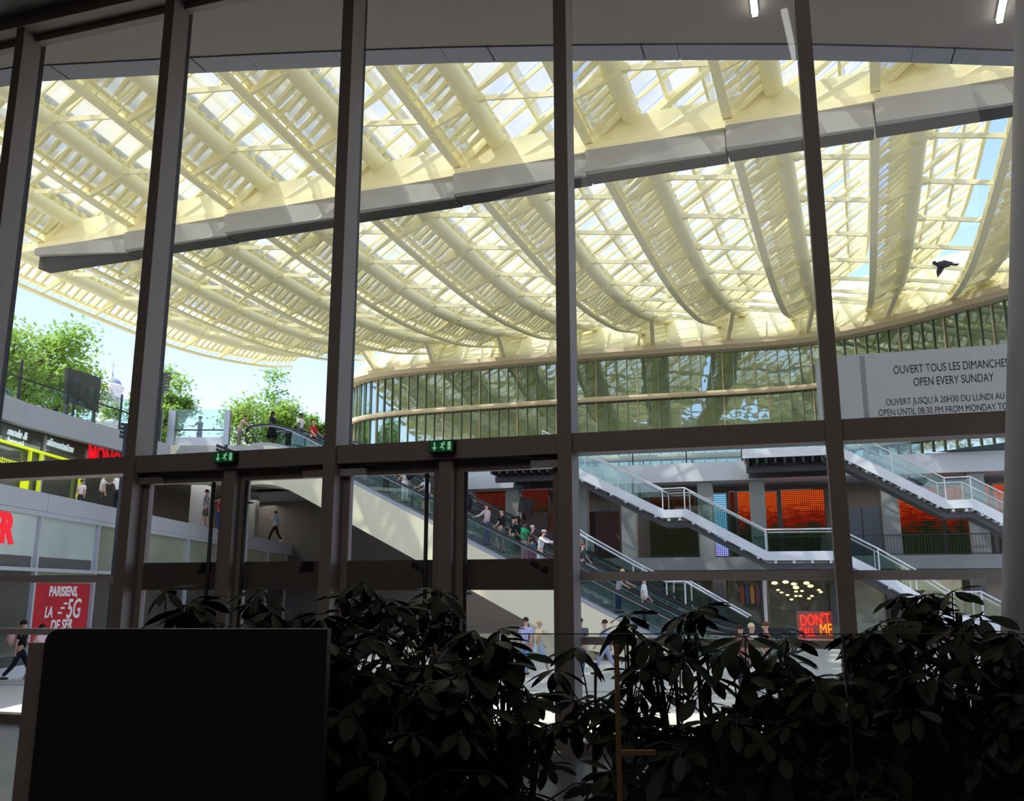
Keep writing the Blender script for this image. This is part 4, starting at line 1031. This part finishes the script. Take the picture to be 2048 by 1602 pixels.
def person(label, loc, face, H, top, bottom, hair, skin='skin', arms=((.3, .4), (-.3, .3)), legs=((.35, -.1), (-.3, -.35)), lean=0.0,
           long_sleeve=False, legwear='trousers', shoes=(60, 60, 62), hat=None, hairlong=False, group='people on the plaza and escalators'):
    s = H/1.75; r = root('person', label, 'person', loc, group=group); r.rotation_euler = (0, 0, face); r.scale = (s, s, s)
    # lowest foot on the ground
    feet = []
    hipz = .93
    for sg, (a, b) in ((1, legs[0]), (-1, legs[1])):
        k_, an = limb(V((0, sg*.095, hipz)), .44, .42, a, b); feet.append((k_, an))
    drop = min(an.z for _, an in feet)-.075
    O = V((0, 0, -drop))
    def T(x, z, y=0): return V((x+sin(lean)*(z-.95)*1.0, y, .95+(z-.95)*cos(lean)))+O
    P, E_, R = [], [], []
    def add(p, r_, par=None):
        P.append(p); R.append(r_)
        if par is not None: E_.append((par, len(P)-1))
        return len(P)-1
    pel = add(T(0, .95), (.125, .10)); wa = add(T(0, 1.10), (.115, .085), pel); ch = add(T(.0, 1.30), (.15, .105), wa); nb = add(T(-.005, 1.44), (.075, .065), ch)
    nk = add(T(.01, 1.50), .05, nb); hd = add(T(.03, 1.58), (.072, .085), nk); h2 = add(T(.02, 1.66), (.078, .095), hd); ht_ = add(T(.01, 1.73), (.05, .06), h2)
    arm = []
    for sg, (a, b) in ((1, arms[0]), (-1, arms[1])):
        sh = T(0, 1.41, sg*.17); el, wr = limb(sh, .29, .25, a+lean*.3, b, sg*.03)
        i1 = add(sh, .055, ch); i2 = add(el, .040, i1); i3 = add(wr, .026, i2)
        fd = (wr-el).normalized(); sd_ = V((0, 1, 0)).cross(fd).normalized()
        pm_ = wr+fd*.06; i4 = add(pm_, (.034, .018), i3)
        for q in range(4):
            off = sd_*(q-1.5)*.019; ln_ = (.040, .046, .042, .033)[q]
            f1 = add(pm_+fd*.035+off, .009, i4); f2 = add(pm_+fd*(.035+ln_)+off+V((0, -sg*.012, 0)), .007, f1)
        t1_ = add(wr+fd*.035+sd_*.036, .010, i4); add(wr+fd*.07+sd_*.055, .008, t1_)
        arm.append((sh, el, wr))
    for sg, (k_, an) in ((1, feet[0]), (-1, feet[1])):
        hp_ = add(V((0, sg*.095, hipz))+O, .085, pel); kn = add(k_+O, .055, hp_); an_ = add(an+O, .036, kn)
        add(an+O+V((.06, 0, -.045)), (.032, .03), an_); add(an+O+V((.15, 0, -.055)), (.030, .018), len(P)-1)
    skinned('body', P, E_, R, M[skin], r)
    # face
    fc = MB(); hc = T(.02, 1.63)
    for sg in (1, -1): fc.ball(hc+V((.088, sg*.032, .005)), .011, nu=6, nv=4)
    part('eyes', fc, M['black'], r, local=True)
    ns_ = MB().prism([hc+V((.088, -.012, -.045)), hc+V((.088, .012, -.045)), hc+V((.092, 0, .0))], V((.022, 0, -.002)))
    part('nose', ns_, M[skin], r, local=True)
    hb_ = MB().ball(hc+V((-.018, 0, .038)), .1, (1.02, .88, .92), 12, 8, cut=-.35)
    if hairlong: hb_.ball(hc+V((-.065, 0, -.08)), .085, (.75, 1, 1.7), 10, 6)
    part('hair', hb_, cloth(hair), r, smooth=True, local=True)
    if hat:
        hm = MB().ball(hc+V((-.005, 0, .065)), .108, (1.05, .95, .7), 12, 8, cut=0.0); hm.ball(hc+V((.07, 0, .065)), .085, (1.1, 1, .12), 10, 4)
        part('cap', hm, cloth(hat), r, smooth=True, local=True)
    # top
    Q = [T(0, .98), T(0, 1.12), T(0, 1.30), T(0, 1.43)]; QR = [(.145, .115), (.135, .105), (.170, .125), (.10, .085)]; QE = [(0, 1), (1, 2), (2, 3)]
    for sh, el, wr in arm:
        b_ = len(Q); end = sh.lerp(el, .75)
        Q += [sh, end]; QR += [.072, .060]; QE += [(2, b_), (b_, b_+1)]
        if long_sleeve: Q += [el, el.lerp(wr, .85)]; QR += [.055, .042]; QE += [(b_+1, b_+2), (b_+2, b_+3)]
    skinned('shirt' if legwear != 'dress' else 'dress_top', Q, QE, QR, cloth(top), r, rootv=1)
    if legwear in ('dress', 'skirt'):
        c_ = T(0, .98); m_ = MB(); n_ = 16; z1_ = c_.z+.06; z0_ = c_.z-.50
        m_.lathe((c_.x, 0, 0), [(0, z1_), (.13, z1_), (.17, z1_-.14), (.24, z0_+.1), (.27, z0_), (.25, z0_+.01), (0, z0_+.2)], n_)
        part('skirt', m_, cloth(bottom), r, smooth=True, local=True)
    else:
        Q = [T(0, 1.0), V((0, 0, .90))+O]; QR = [(.14, .11), (.13, .11)]; QE = [(0, 1)]
        for sg, (k_, an) in ((1, feet[0]), (-1, feet[1])):
            b_ = len(Q); hp_ = V((0, sg*.095, hipz-.06))+O; kn = k_+O
            Q += [hp_, hp_.lerp(kn, .95) if legwear == 'shorts' else kn]; QR += [.10, .082 if legwear == 'shorts' else .072]; QE += [(1, b_), (b_, b_+1)]
            if legwear == 'trousers': Q.append(kn.lerp(an+O, .92)); QR.append(.058); QE.append((b_+1, b_+2))
        skinned(legwear, Q, QE, QR, cloth(bottom), r, rootv=0)
    for sg, (k_, an) in ((1, feet[0]), (-1, feet[1])):
        a_ = an+O; part('shoe', MB().ball(a_+V((.055, 0, -.035)), .05, (2.7, .95, .8), 10, 6, cut=-.95), cloth(shoes), r, smooth=True, local=True)
    return r
def backpack(prs, label, rgb, sc=1.0):
    f = prs.rotation_euler[2]; s = prs.scale[0]; fw = V((cos(f), sin(f), 0)); sd_ = V((-sin(f), cos(f), 0))
    c_ = prs.location-fw*.25*s+Z*1.22*s
    m_ = MB().ball(c_, .17*s*sc, (1, 1, 1.5), 12, 8); m_.ball(c_-fw*.09*s-Z*.07*s, .10*s*sc, (1, 1, 1.2), 8, 6)
    o = thing('backpack', m_, cloth(rgb), label, 'backpack', smooth=True); return o
def on_esc(px, q=.8):
    # where the sight line column px meets the escalator's centre line, standing on the steps
    best = None
    for k_ in range(0, 200):
        s_ = -1.2+k_*.1; p = ep(s_, q, .12); d = p-CAM
        up_ = d.z*cos(PITCH)-d.y*sin(PITCH); fw = d.y*cos(PITCH)+d.z*sin(PITCH)
        x = 1024+1800*d.x/fw
        if best is None or abs(x-px) < best[0]: best = (abs(x-px), p)
    return best[1]
ef = atan2(ed.y, ed.x)
walk = ((.42, -.08), (-.30, -.40)); stand = ((.05, -.05), (-.04, -.02)); stepd = ((.45, -.75), (-.02, -.05))
def gnd(px, py): p = on_z(px, py, PLAZA); p.z = PLAZA; return p
def gal(px, xx=GX-.45): p = on_x(px, 1040, xx); p.z = zt1-.01; return p
def ter(px, y, z=L2-.01): p = on_y(px, 880, y); p.z = z; return p
rt, lf_ = 0.0, pi
w1_ = person('woman in black with a dark bun and white strap walking past the shop poster', gnd(35, 1363), .25, 1.68, (24, 24, 28), (30, 32, 44), (30, 24, 22), legs=walk, group='people walking on the plaza')
backpack(w1_, 'pale pink backpack on the woman in black by the shop poster', (222, 178, 168))
person('person in a pale pink dress walking beside the woman in black', gnd(73, 1364), -.3, 1.58, (226, 188, 190), (230, 196, 200), (40, 30, 26), legs=walk, legwear='dress', shoes=(210, 180, 170), group='people walking on the plaza')
gp_ = 'people on the left first floor gallery'
person('man in a pale pink shirt and grey cap behind the gallery edge', gal(157, -16.6), -1.4, 1.30, (232, 210, 212), (60, 60, 70), (60, 50, 44), legs=stand, arms=((.15, .2), (.15, .2)), hat=(120, 110, 100), group=gp_)
person('person in white leaning against the dark gallery doorway', gal(199, -16.0), .5, 1.62, (226, 226, 222), (70, 66, 64), (50, 42, 36), legs=stand, arms=((1.2, 1.0), (.1, .2)), group=gp_)
person('man in a white shirt seen from behind on the gallery, beside the mullion', gal(231, -15.4), 1.5, 1.70, (238, 238, 238), (40, 40, 46), (24, 20, 20), skin='skind', legs=stand, arms=((.05, .15), (.05, .15)), group=gp_)
person('tourist in grey shirt and shorts standing on the gallery', gal(410), .15, 1.86, (150, 152, 154), (90, 88, 80), (60, 46, 36), legs=((.15, 0), (-.15, -.1)), legwear='shorts', arms=((.7, 1.2), (.5, 1.3)), shoes=(220, 220, 220), group=gp_)
person('person in red and blue half hidden by the left door pull', gal(437), .6, 1.75, (196, 60, 74), (70, 84, 170), (70, 50, 40), legs=stand, arms=((.2, .8), (.1, .4)), group=gp_)
person('man in a light blue shirt and black trousers with hand to his face', gal(551), 2.9, 2.0, (176, 206, 240), (34, 34, 36), (40, 30, 26), legs=walk, arms=((.9, 1.75), (-.25, .2)), shoes=(230, 230, 230), group=gp_)
gt_ = 'people at the top of the escalators'
p_ = person('dark silhouetted person with cap behind the terrace wind screen', ter(398, 42.6), 2.9, 1.62, (96, 92, 104), (80, 76, 92), (50, 44, 50), legs=stand, hat=(60, 56, 70), arms=((.8, .9), (.3, .4)), group=gt_)
person('person in a beige top and straw hat bending at the escalator entrance', ter(478, 42.0), 0.1, 1.62, (214, 196, 160), (150, 140, 128), (60, 44, 34), legs=stand, lean=.35, arms=((.9, .3), (.7, .4)), hat=(200, 150, 100), group=gt_)
person('woman in a dark dress with long hair waiting at the escalator top', ter(543, 41.9), -.3, 1.72, (44, 46, 54), (34, 34, 40), (40, 28, 24), skin='skind', legs=stand, hairlong=True, legwear='skirt', arms=((.3, 1.0), (.2, .9)), group=gt_)
person('person in black turned away at the escalator top, left of the capped man', ter(577, 43.6, L2-.25), 1.6, 1.55, (30, 30, 36), (70, 66, 72), (30, 26, 26), legs=stand, group=gt_)
person('tall man in a white shirt, jeans and white cap starting down the escalator', on_esc(599), ef, 1.74, (236, 234, 232), (70, 96, 130), (30, 24, 20), skin='skind', legs=stand, hat=(210, 210, 214), arms=((.35, .5), (.1, .3)), group=gt_)
person('blond woman in a red striped top and black shorts on the escalator', on_esc(625), ef, 1.62, (204, 54, 50), (30, 30, 40), (220, 184, 130), legs=stepd, legwear='shorts', arms=((.5, .5), (.4, .5)), group=gt_)
ge = 'people riding down the cream escalator'
person('person in grey and black nearest the top of the visible escalator', on_esc(772), ef, 1.62, (112, 108, 98), (40, 38, 40), (50, 44, 40), legs=stand, group=ge)
a_ = person('person in white clothes with a black backpack on the escalator', on_esc(807), pi+ef, 1.72, (236, 236, 238), (228, 228, 232), (80, 60, 50), legs=stand, group=ge)
backpack(a_, 'black backpack on the person in white on the escalator', (36, 36, 42))
person('boy in a white cap, white vest and denim shorts leaning on the escalator rail', on_esc(856), pi+ef, 1.66, (236, 232, 230), (84, 108, 150), (40, 30, 24), legs=stepd, legwear='shorts', hat=(60, 60, 64), lean=.2, arms=((.9, .4), (.8, .4)), group=ge)
person('person in blue behind the boy with the white cap', on_esc(878, 1.2), ef, 1.6, (86, 130, 180), (90, 90, 100), (60, 44, 34), legs=stand, group=ge)
b_ = person('person in dark red with a very large black backpack on the escalator', on_esc(924), pi+ef, 1.7, (80, 44, 42), (60, 56, 60), (50, 36, 30), legs=stand, group=ge)
backpack(b_, 'very large black backpack carried on the escalator', (30, 30, 32), 1.45)
person('person in a pale pink long-sleeved shirt and jeans on the escalator', on_esc(972), pi+ef, 1.66, (226, 200, 196), (74, 98, 150), (90, 62, 50), legs=stand, long_sleeve=True, arms=((.9, .5), (.5, .5)), group=ge)
person('bearded man in a black t-shirt and grey patterned shorts on the escalator', on_esc(1002), pi+ef, 1.76, (32, 32, 34), (150, 142, 130), (40, 28, 22), legs=stepd, legwear='shorts', arms=((.2, .7), (.3, .7)), group=ge)
person('person in black and green just below the bearded man', on_esc(1024), ef+.3, 1.62, (30, 44, 40), (24, 110, 80), (30, 26, 24), legs=stand, group=ge)
person('woman in a black top holding a child-like bundle on the escalator', on_esc(1036, 1.2), pi+ef, 1.68, (40, 40, 44), (60, 60, 64), (30, 24, 22), legs=stand, hairlong=True, arms=((.7, 1.3), (.7, 1.3)), group=ge)
person('person in a bright green t-shirt gripping the escalator rail', on_esc(1047), ef, 1.66, (40, 170, 110), (150, 150, 156), (28, 24, 24), skin='skind', legs=stand, arms=((.7, .5), (.6, .5)), group=ge)
person('older person with short grey hair behind the white hat', on_esc(1066, 1.1), ef, 1.6, (60, 60, 64), (80, 100, 140), (190, 176, 164), legs=stand, group=ge)
person('person in a white hat and white lace top reaching down the escalator rail', on_esc(1080), ef, 1.62, (226, 226, 232), (220, 220, 226), (150, 110, 80), legs=stand, hat=(240, 236, 228), lean=.25, long_sleeve=True, arms=((1.0, .3), (.9, .4)), group=ge)
person('red-haired person in a dark shirt on the escalator right of the mullion', on_esc(1168, 2.7), ef, 1.6, (70, 78, 70), (50, 50, 60), (130, 60, 44), legs=stand, group=ge)
person('blond person in a grey top bending on the lower escalator', on_esc(1236), ef, 1.58, (176, 184, 200), (60, 70, 110), (222, 190, 130), legs=stand, lean=.3, arms=((.6, .5), (.4, .6)), group=ge)
person('man in a white t-shirt low on the escalator above the leaves', on_esc(1288), ef+.5, 1.74, (240, 240, 240), (60, 64, 74), (90, 70, 50), legs=stand, group=ge)
gw = 'people walking on the plaza'
person('person in a lilac shirt and light jeans walking before the cream wall', gnd(1052, 1352), 1.2, 1.72, (176, 178, 214), (120, 160, 196), (54, 44, 40), legs=walk, group=gw)
person('person in a pale blue dress striding right beside the lilac shirt', gnd(1078, 1347), 0.3, 1.60, (214, 196, 160), (176, 196, 214), (210, 180, 130), legs=((-.55, -.5), (.4, -.1)), legwear='dress', shoes=(240, 240, 240), group=gw)
person('person in flared blue jeans just right of the door mullion', gnd(1162, 1356), 1.3, 1.72, (90, 96, 104), (52, 84, 116), (34, 28, 26), legs=walk, group=gw)
person('person in a pale patterned outfit glimpsed between the leaves', gnd(1212, 1350), 2.6, 1.64, (196, 192, 210), (186, 186, 214), (70, 54, 46), legs=walk, group=gw)
for j, (px, y_, c1_, h1_, lab) in enumerate([(1480, 23, (190, 120, 110), (60, 44, 36), 'person in salmon red glimpsed above the leaves near the dark shop'), (1502, 24, (226, 220, 206), (230, 210, 170), 'fair-haired person in cream glimpsed above the leaves'),
                                        (1532, 25, (150, 90, 80), (110, 70, 50), 'person by the slim white pole, seen above the leaves'), (1690, 24, (200, 190, 180), (40, 30, 28), 'person in beige seen through the leaves under the tall mullion'), (1775, 23, (190, 160, 150), (90, 60, 40), 'person behind the leaves right of the tall mullion')]):
    p = on_y(px, 1250, y_); p.z = PLAZA
    person(lab, p, [1.2, -1.0, 2.8, .4, 3.0][j], 1.66, c1_, (70, 72, 80), h1_, legs=walk, group=gw)
# ------------------------------------------------------------ planting and furniture in the foreground
def umbrella_plant(px, y, topy, spread, depth_, nw, label, seed, base=.62, lf_len=.125):
    rnd = random.Random(seed); t = on_y(px, topy, y); x0_ = t.x; zt_ = t.z
    r = root('umbrella_plant', label, 'plant', V((x0_, y, base)), group='umbrella plants in the planters')
    sm_, lm = MB(), MB()
    main = []
    for k_ in range(5):
        a = rnd.uniform(0, 2*pi); bx, by = x0_+cos(a)*.06, y+sin(a)*.06
        tx, ty_ = x0_+cos(a)*spread*.35, y+sin(a)*spread*.3
        hz = base+(zt_-base)*rnd.uniform(.7, .93); path = [V((bx, by, base-.04)), V(((bx+tx)/2+rnd.uniform(-.03, .03), (by+ty_)/2, (base+hz)/2)), V((tx, ty_, hz))]
        sm_.tube(path, .011, 6, r2=.006); main.append(path)
    for k_ in range(nw):
        f = rnd.random(); f = f**.8
        z = zt_-f*depth_
        wd_ = spread*(.35+.65*min(1, f*2.2))
        a = rnd.uniform(0, 2*pi); rr_ = wd_*sqrt(rnd.random())
        c_ = V((x0_+cos(a)*rr_, y+sin(a)*rr_*.8, z))
        pth = rnd.choice(main); an = pth[1].lerp(pth[2], rnd.random()) if rnd.random() < .7 else pth[0].lerp(pth[1], rnd.random())
        if an.z > c_.z: an = V((an.x, an.y, c_.z-.05))
        sm_.tube([an, an.lerp(c_, .55)+Z*.03, c_], .0035, 5, r2=.0022)
        ax = V((rnd.uniform(-.45, .45), rnd.uniform(-.45, .45), 1)).normalized(); e1 = ax.orthogonal().normalized(); e2 = ax.cross(e1)
        n_ = rnd.randint(6, 8); L_ = lf_len*rnd.uniform(.8, 1.2); ph = rnd.uniform(0, 6)
        for q in range(n_):
            b = ph+2*pi*q/n_+rnd.uniform(-.15, .15); dr_ = rnd.uniform(.05, .75)
            d = (e1*cos(b)+e2*sin(b)); out_ = (d*cos(dr_)-ax*sin(dr_)).normalized(); sd_ = out_.cross(ax).normalized(); nn_ = sd_.cross(out_)
            l_ = L_*rnd.uniform(.8, 1.1); st_ = .22; wv = l_*rnd.uniform(.17, .22)
            sm_.bar(c_, c_+out_*l_*st_, .0028)
            prof = ((.20, .0), (.32, .45), (.52, .85), (.74, 1.0), (.92, .72), (1.03, .22), (1.06, 0))
            b0 = len(lm.v)
            for (u_, w_) in prof:
                cc_ = c_+out_*l_*u_-ax*(u_*u_)*l_*.18
                lm.v += [cc_-sd_*w_*wv+nn_*w_*wv*.22, cc_, cc_+sd_*w_*wv+nn_*w_*wv*.22]
            for h_ in range(len(prof)-1):
                for w_ in (0, 1): lm.f.append((b0+h_*3+w_, b0+h_*3+w_+1, b0+h_*3+w_+4, b0+h_*3+w_+3))
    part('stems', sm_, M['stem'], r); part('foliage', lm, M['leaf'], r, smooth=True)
    return r
PL = [(330, 3.1, 1178, .30, .55, 34, 'umbrella plant leaning over the left end of the charcoal partition'),
      (540, 3.3, 1172, .34, .9, 70, 'umbrella plant rising behind the middle of the charcoal partition'),
      (735, 3.1, 1148, .32, 1.0, 80, 'umbrella plant whose top leaves reach highest before the right pair of doors'),
      (850, 3.5, 1172, .30, 1.0, 70, 'umbrella plant in front of the post between the right pair of doors'),
      (960, 3.0, 1244, .28, .9, 85, 'umbrella plant whose leaves end left of the wide door mullion'),
      (650, 2.80, 1258, .30, .7, 90, 'dark umbrella plant close to the viewer beside the partition end'),
      (840, 2.75, 1330, .34, .7, 95, 'dark umbrella plant filling the bottom left of the door mullion'),
      (1020, 2.9, 1390, .30, .5, 38, 'sparse umbrella plant low beneath the wide door mullion'),
      (1225, 3.2, 1205, .22, .42, 20, 'umbrella plant with separate five-fingered leaves just right of the wide mullion'),
      (1365, 3.1, 1192, .30, .95, 62, 'umbrella plant before the escalator foot with open leaf fans at its top'),
      (1500, 2.9, 1262, .30, .9, 85, 'umbrella plant below the blue light screen'),
      (1575, 3.2, 1300, .26, .9, 80, 'umbrella plant under the red neon sign'),
      (1745, 2.9, 1225, .22, .95, 85, 'umbrella plant in front of the tall near mullion'),
      (1850, 3.2, 1172, .32, 1.0, 95, 'umbrella plant reaching highest below the right staircase'),
      (1960, 2.8, 1222, .30, 1.0, 95, 'umbrella plant second from the slanted column'),
      (2060, 3.1, 1255, .30, 1.0, 85, 'umbrella plant at the right edge before the slanted column'),
      (1300, 2.8, 1420, .32, .6, 55, 'low umbrella plant around the tan stake'),
      (1450, 2.75, 1400, .30, .6, 70, 'low dark umbrella plant between the two taller ones left of the screen joint'),
      (1640, 2.75, 1350, .34, .7, 100, 'low dark umbrella plant left of the glass screen joint'),
      (1810, 2.7, 1330, .34, .7, 110, 'low dark umbrella plant right of the glass screen joint'),
      (1980, 2.7, 1360, .34, .7, 110, 'low dark umbrella plant in the bottom right corner')]
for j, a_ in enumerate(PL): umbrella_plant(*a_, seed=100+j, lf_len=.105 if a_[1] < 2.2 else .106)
tro = MB()
pl_ = root('planter', 'long dark planter box under all the umbrella plants', 'planter', V((.3, 3, 0)))
part('box', MB().abox(-1.75, 2.6, 2.46, 3.95, 0, .60), M['darkpanel'], pl_); part('soil', MB().abox(-1.70, 2.55, 2.50, 3.9, .595, .625), M['soil'], pl_)
# charcoal partition with a rounded corner
py_ = 2.36; a0 = on_y(92, 1258, py_); a1 = on_y(655, 1262, py_); r0 = .035; zt_ = a0.z
pp = [V((a1.x, py_, 0)), V((a0.x, py_, 0))]+[V((a0.x+r0-r0*cos(t*pi/10), py_, zt_-r0+r0*sin(t*pi/10))) for t in range(6)]+[V((a1.x, py_, zt_))]
pt = root('partition', 'charcoal partition panel with a rounded top corner at the lower left', 'partition', V(((a0.x+a1.x)/2, py_, 0)))
part('panel', MB().prism(pp, V((0, .05, 0))), M['darkpanel'], pt)
part('edge_trim', MB().rectsweep([V((a0.x-.012, py_+.025, 0)), V((a0.x-.012, py_+.025, zt_-r0))], .07, .024, up=V((0, 1, 0))), M['frame'], pt)
# glass screen with a joint
gy = 1.95; z1_ = on_y(1500, 1269, gy).z; xs_ = [on_y(1025, 1400, gy).x, on_y(1697, 1400, gy).x, on_y(2200, 1400, gy).x]
gs = root('glass_screen', 'low clear glass screen with one vertical joint in front of the plants', 'screen', V((.7, gy, 0)))
for a_, b_ in ((0, 1), (1, 2)):
    part('pane', MB().abox(xs_[a_]+.003, xs_[b_]-.003, gy, gy+.008, 0.05, z1_), M['screen'], gs)
    part('polished_edge', MB().abox(xs_[a_]+.003, xs_[b_]-.003, gy+.001, gy+.007, z1_, z1_+.002), M['dsteel'], gs)
part('joint', MB().abox(xs_[1]-.002, xs_[1]+.002, gy+.001, gy+.007, .05, z1_), M['dsteel'], gs)
part('base_channel', MB().abox(xs_[0], xs_[2], gy-.02, gy+.03, 0, .06), M['dsteel'], gs)
# added tan bars imitating a frame reflected in the glass screen
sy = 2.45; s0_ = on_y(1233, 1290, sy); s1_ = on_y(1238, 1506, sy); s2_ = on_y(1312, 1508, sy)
sk = root('reflection_bars', 'added L of tan bars imitating a reflection in the glass, among the leaves', 'reflection', V((s1_.x, sy, .6)))
part('upright', MB().abox(s1_.x-.006, s1_.x+.006, sy, sy+.012, .58, s0_.z), M['reflect_tan'], sk)
part('cross_bar', MB().abox(s1_.x+.006, s2_.x, sy, sy+.012, s1_.z-.006, s1_.z+.006), M['reflect_tan'], sk)
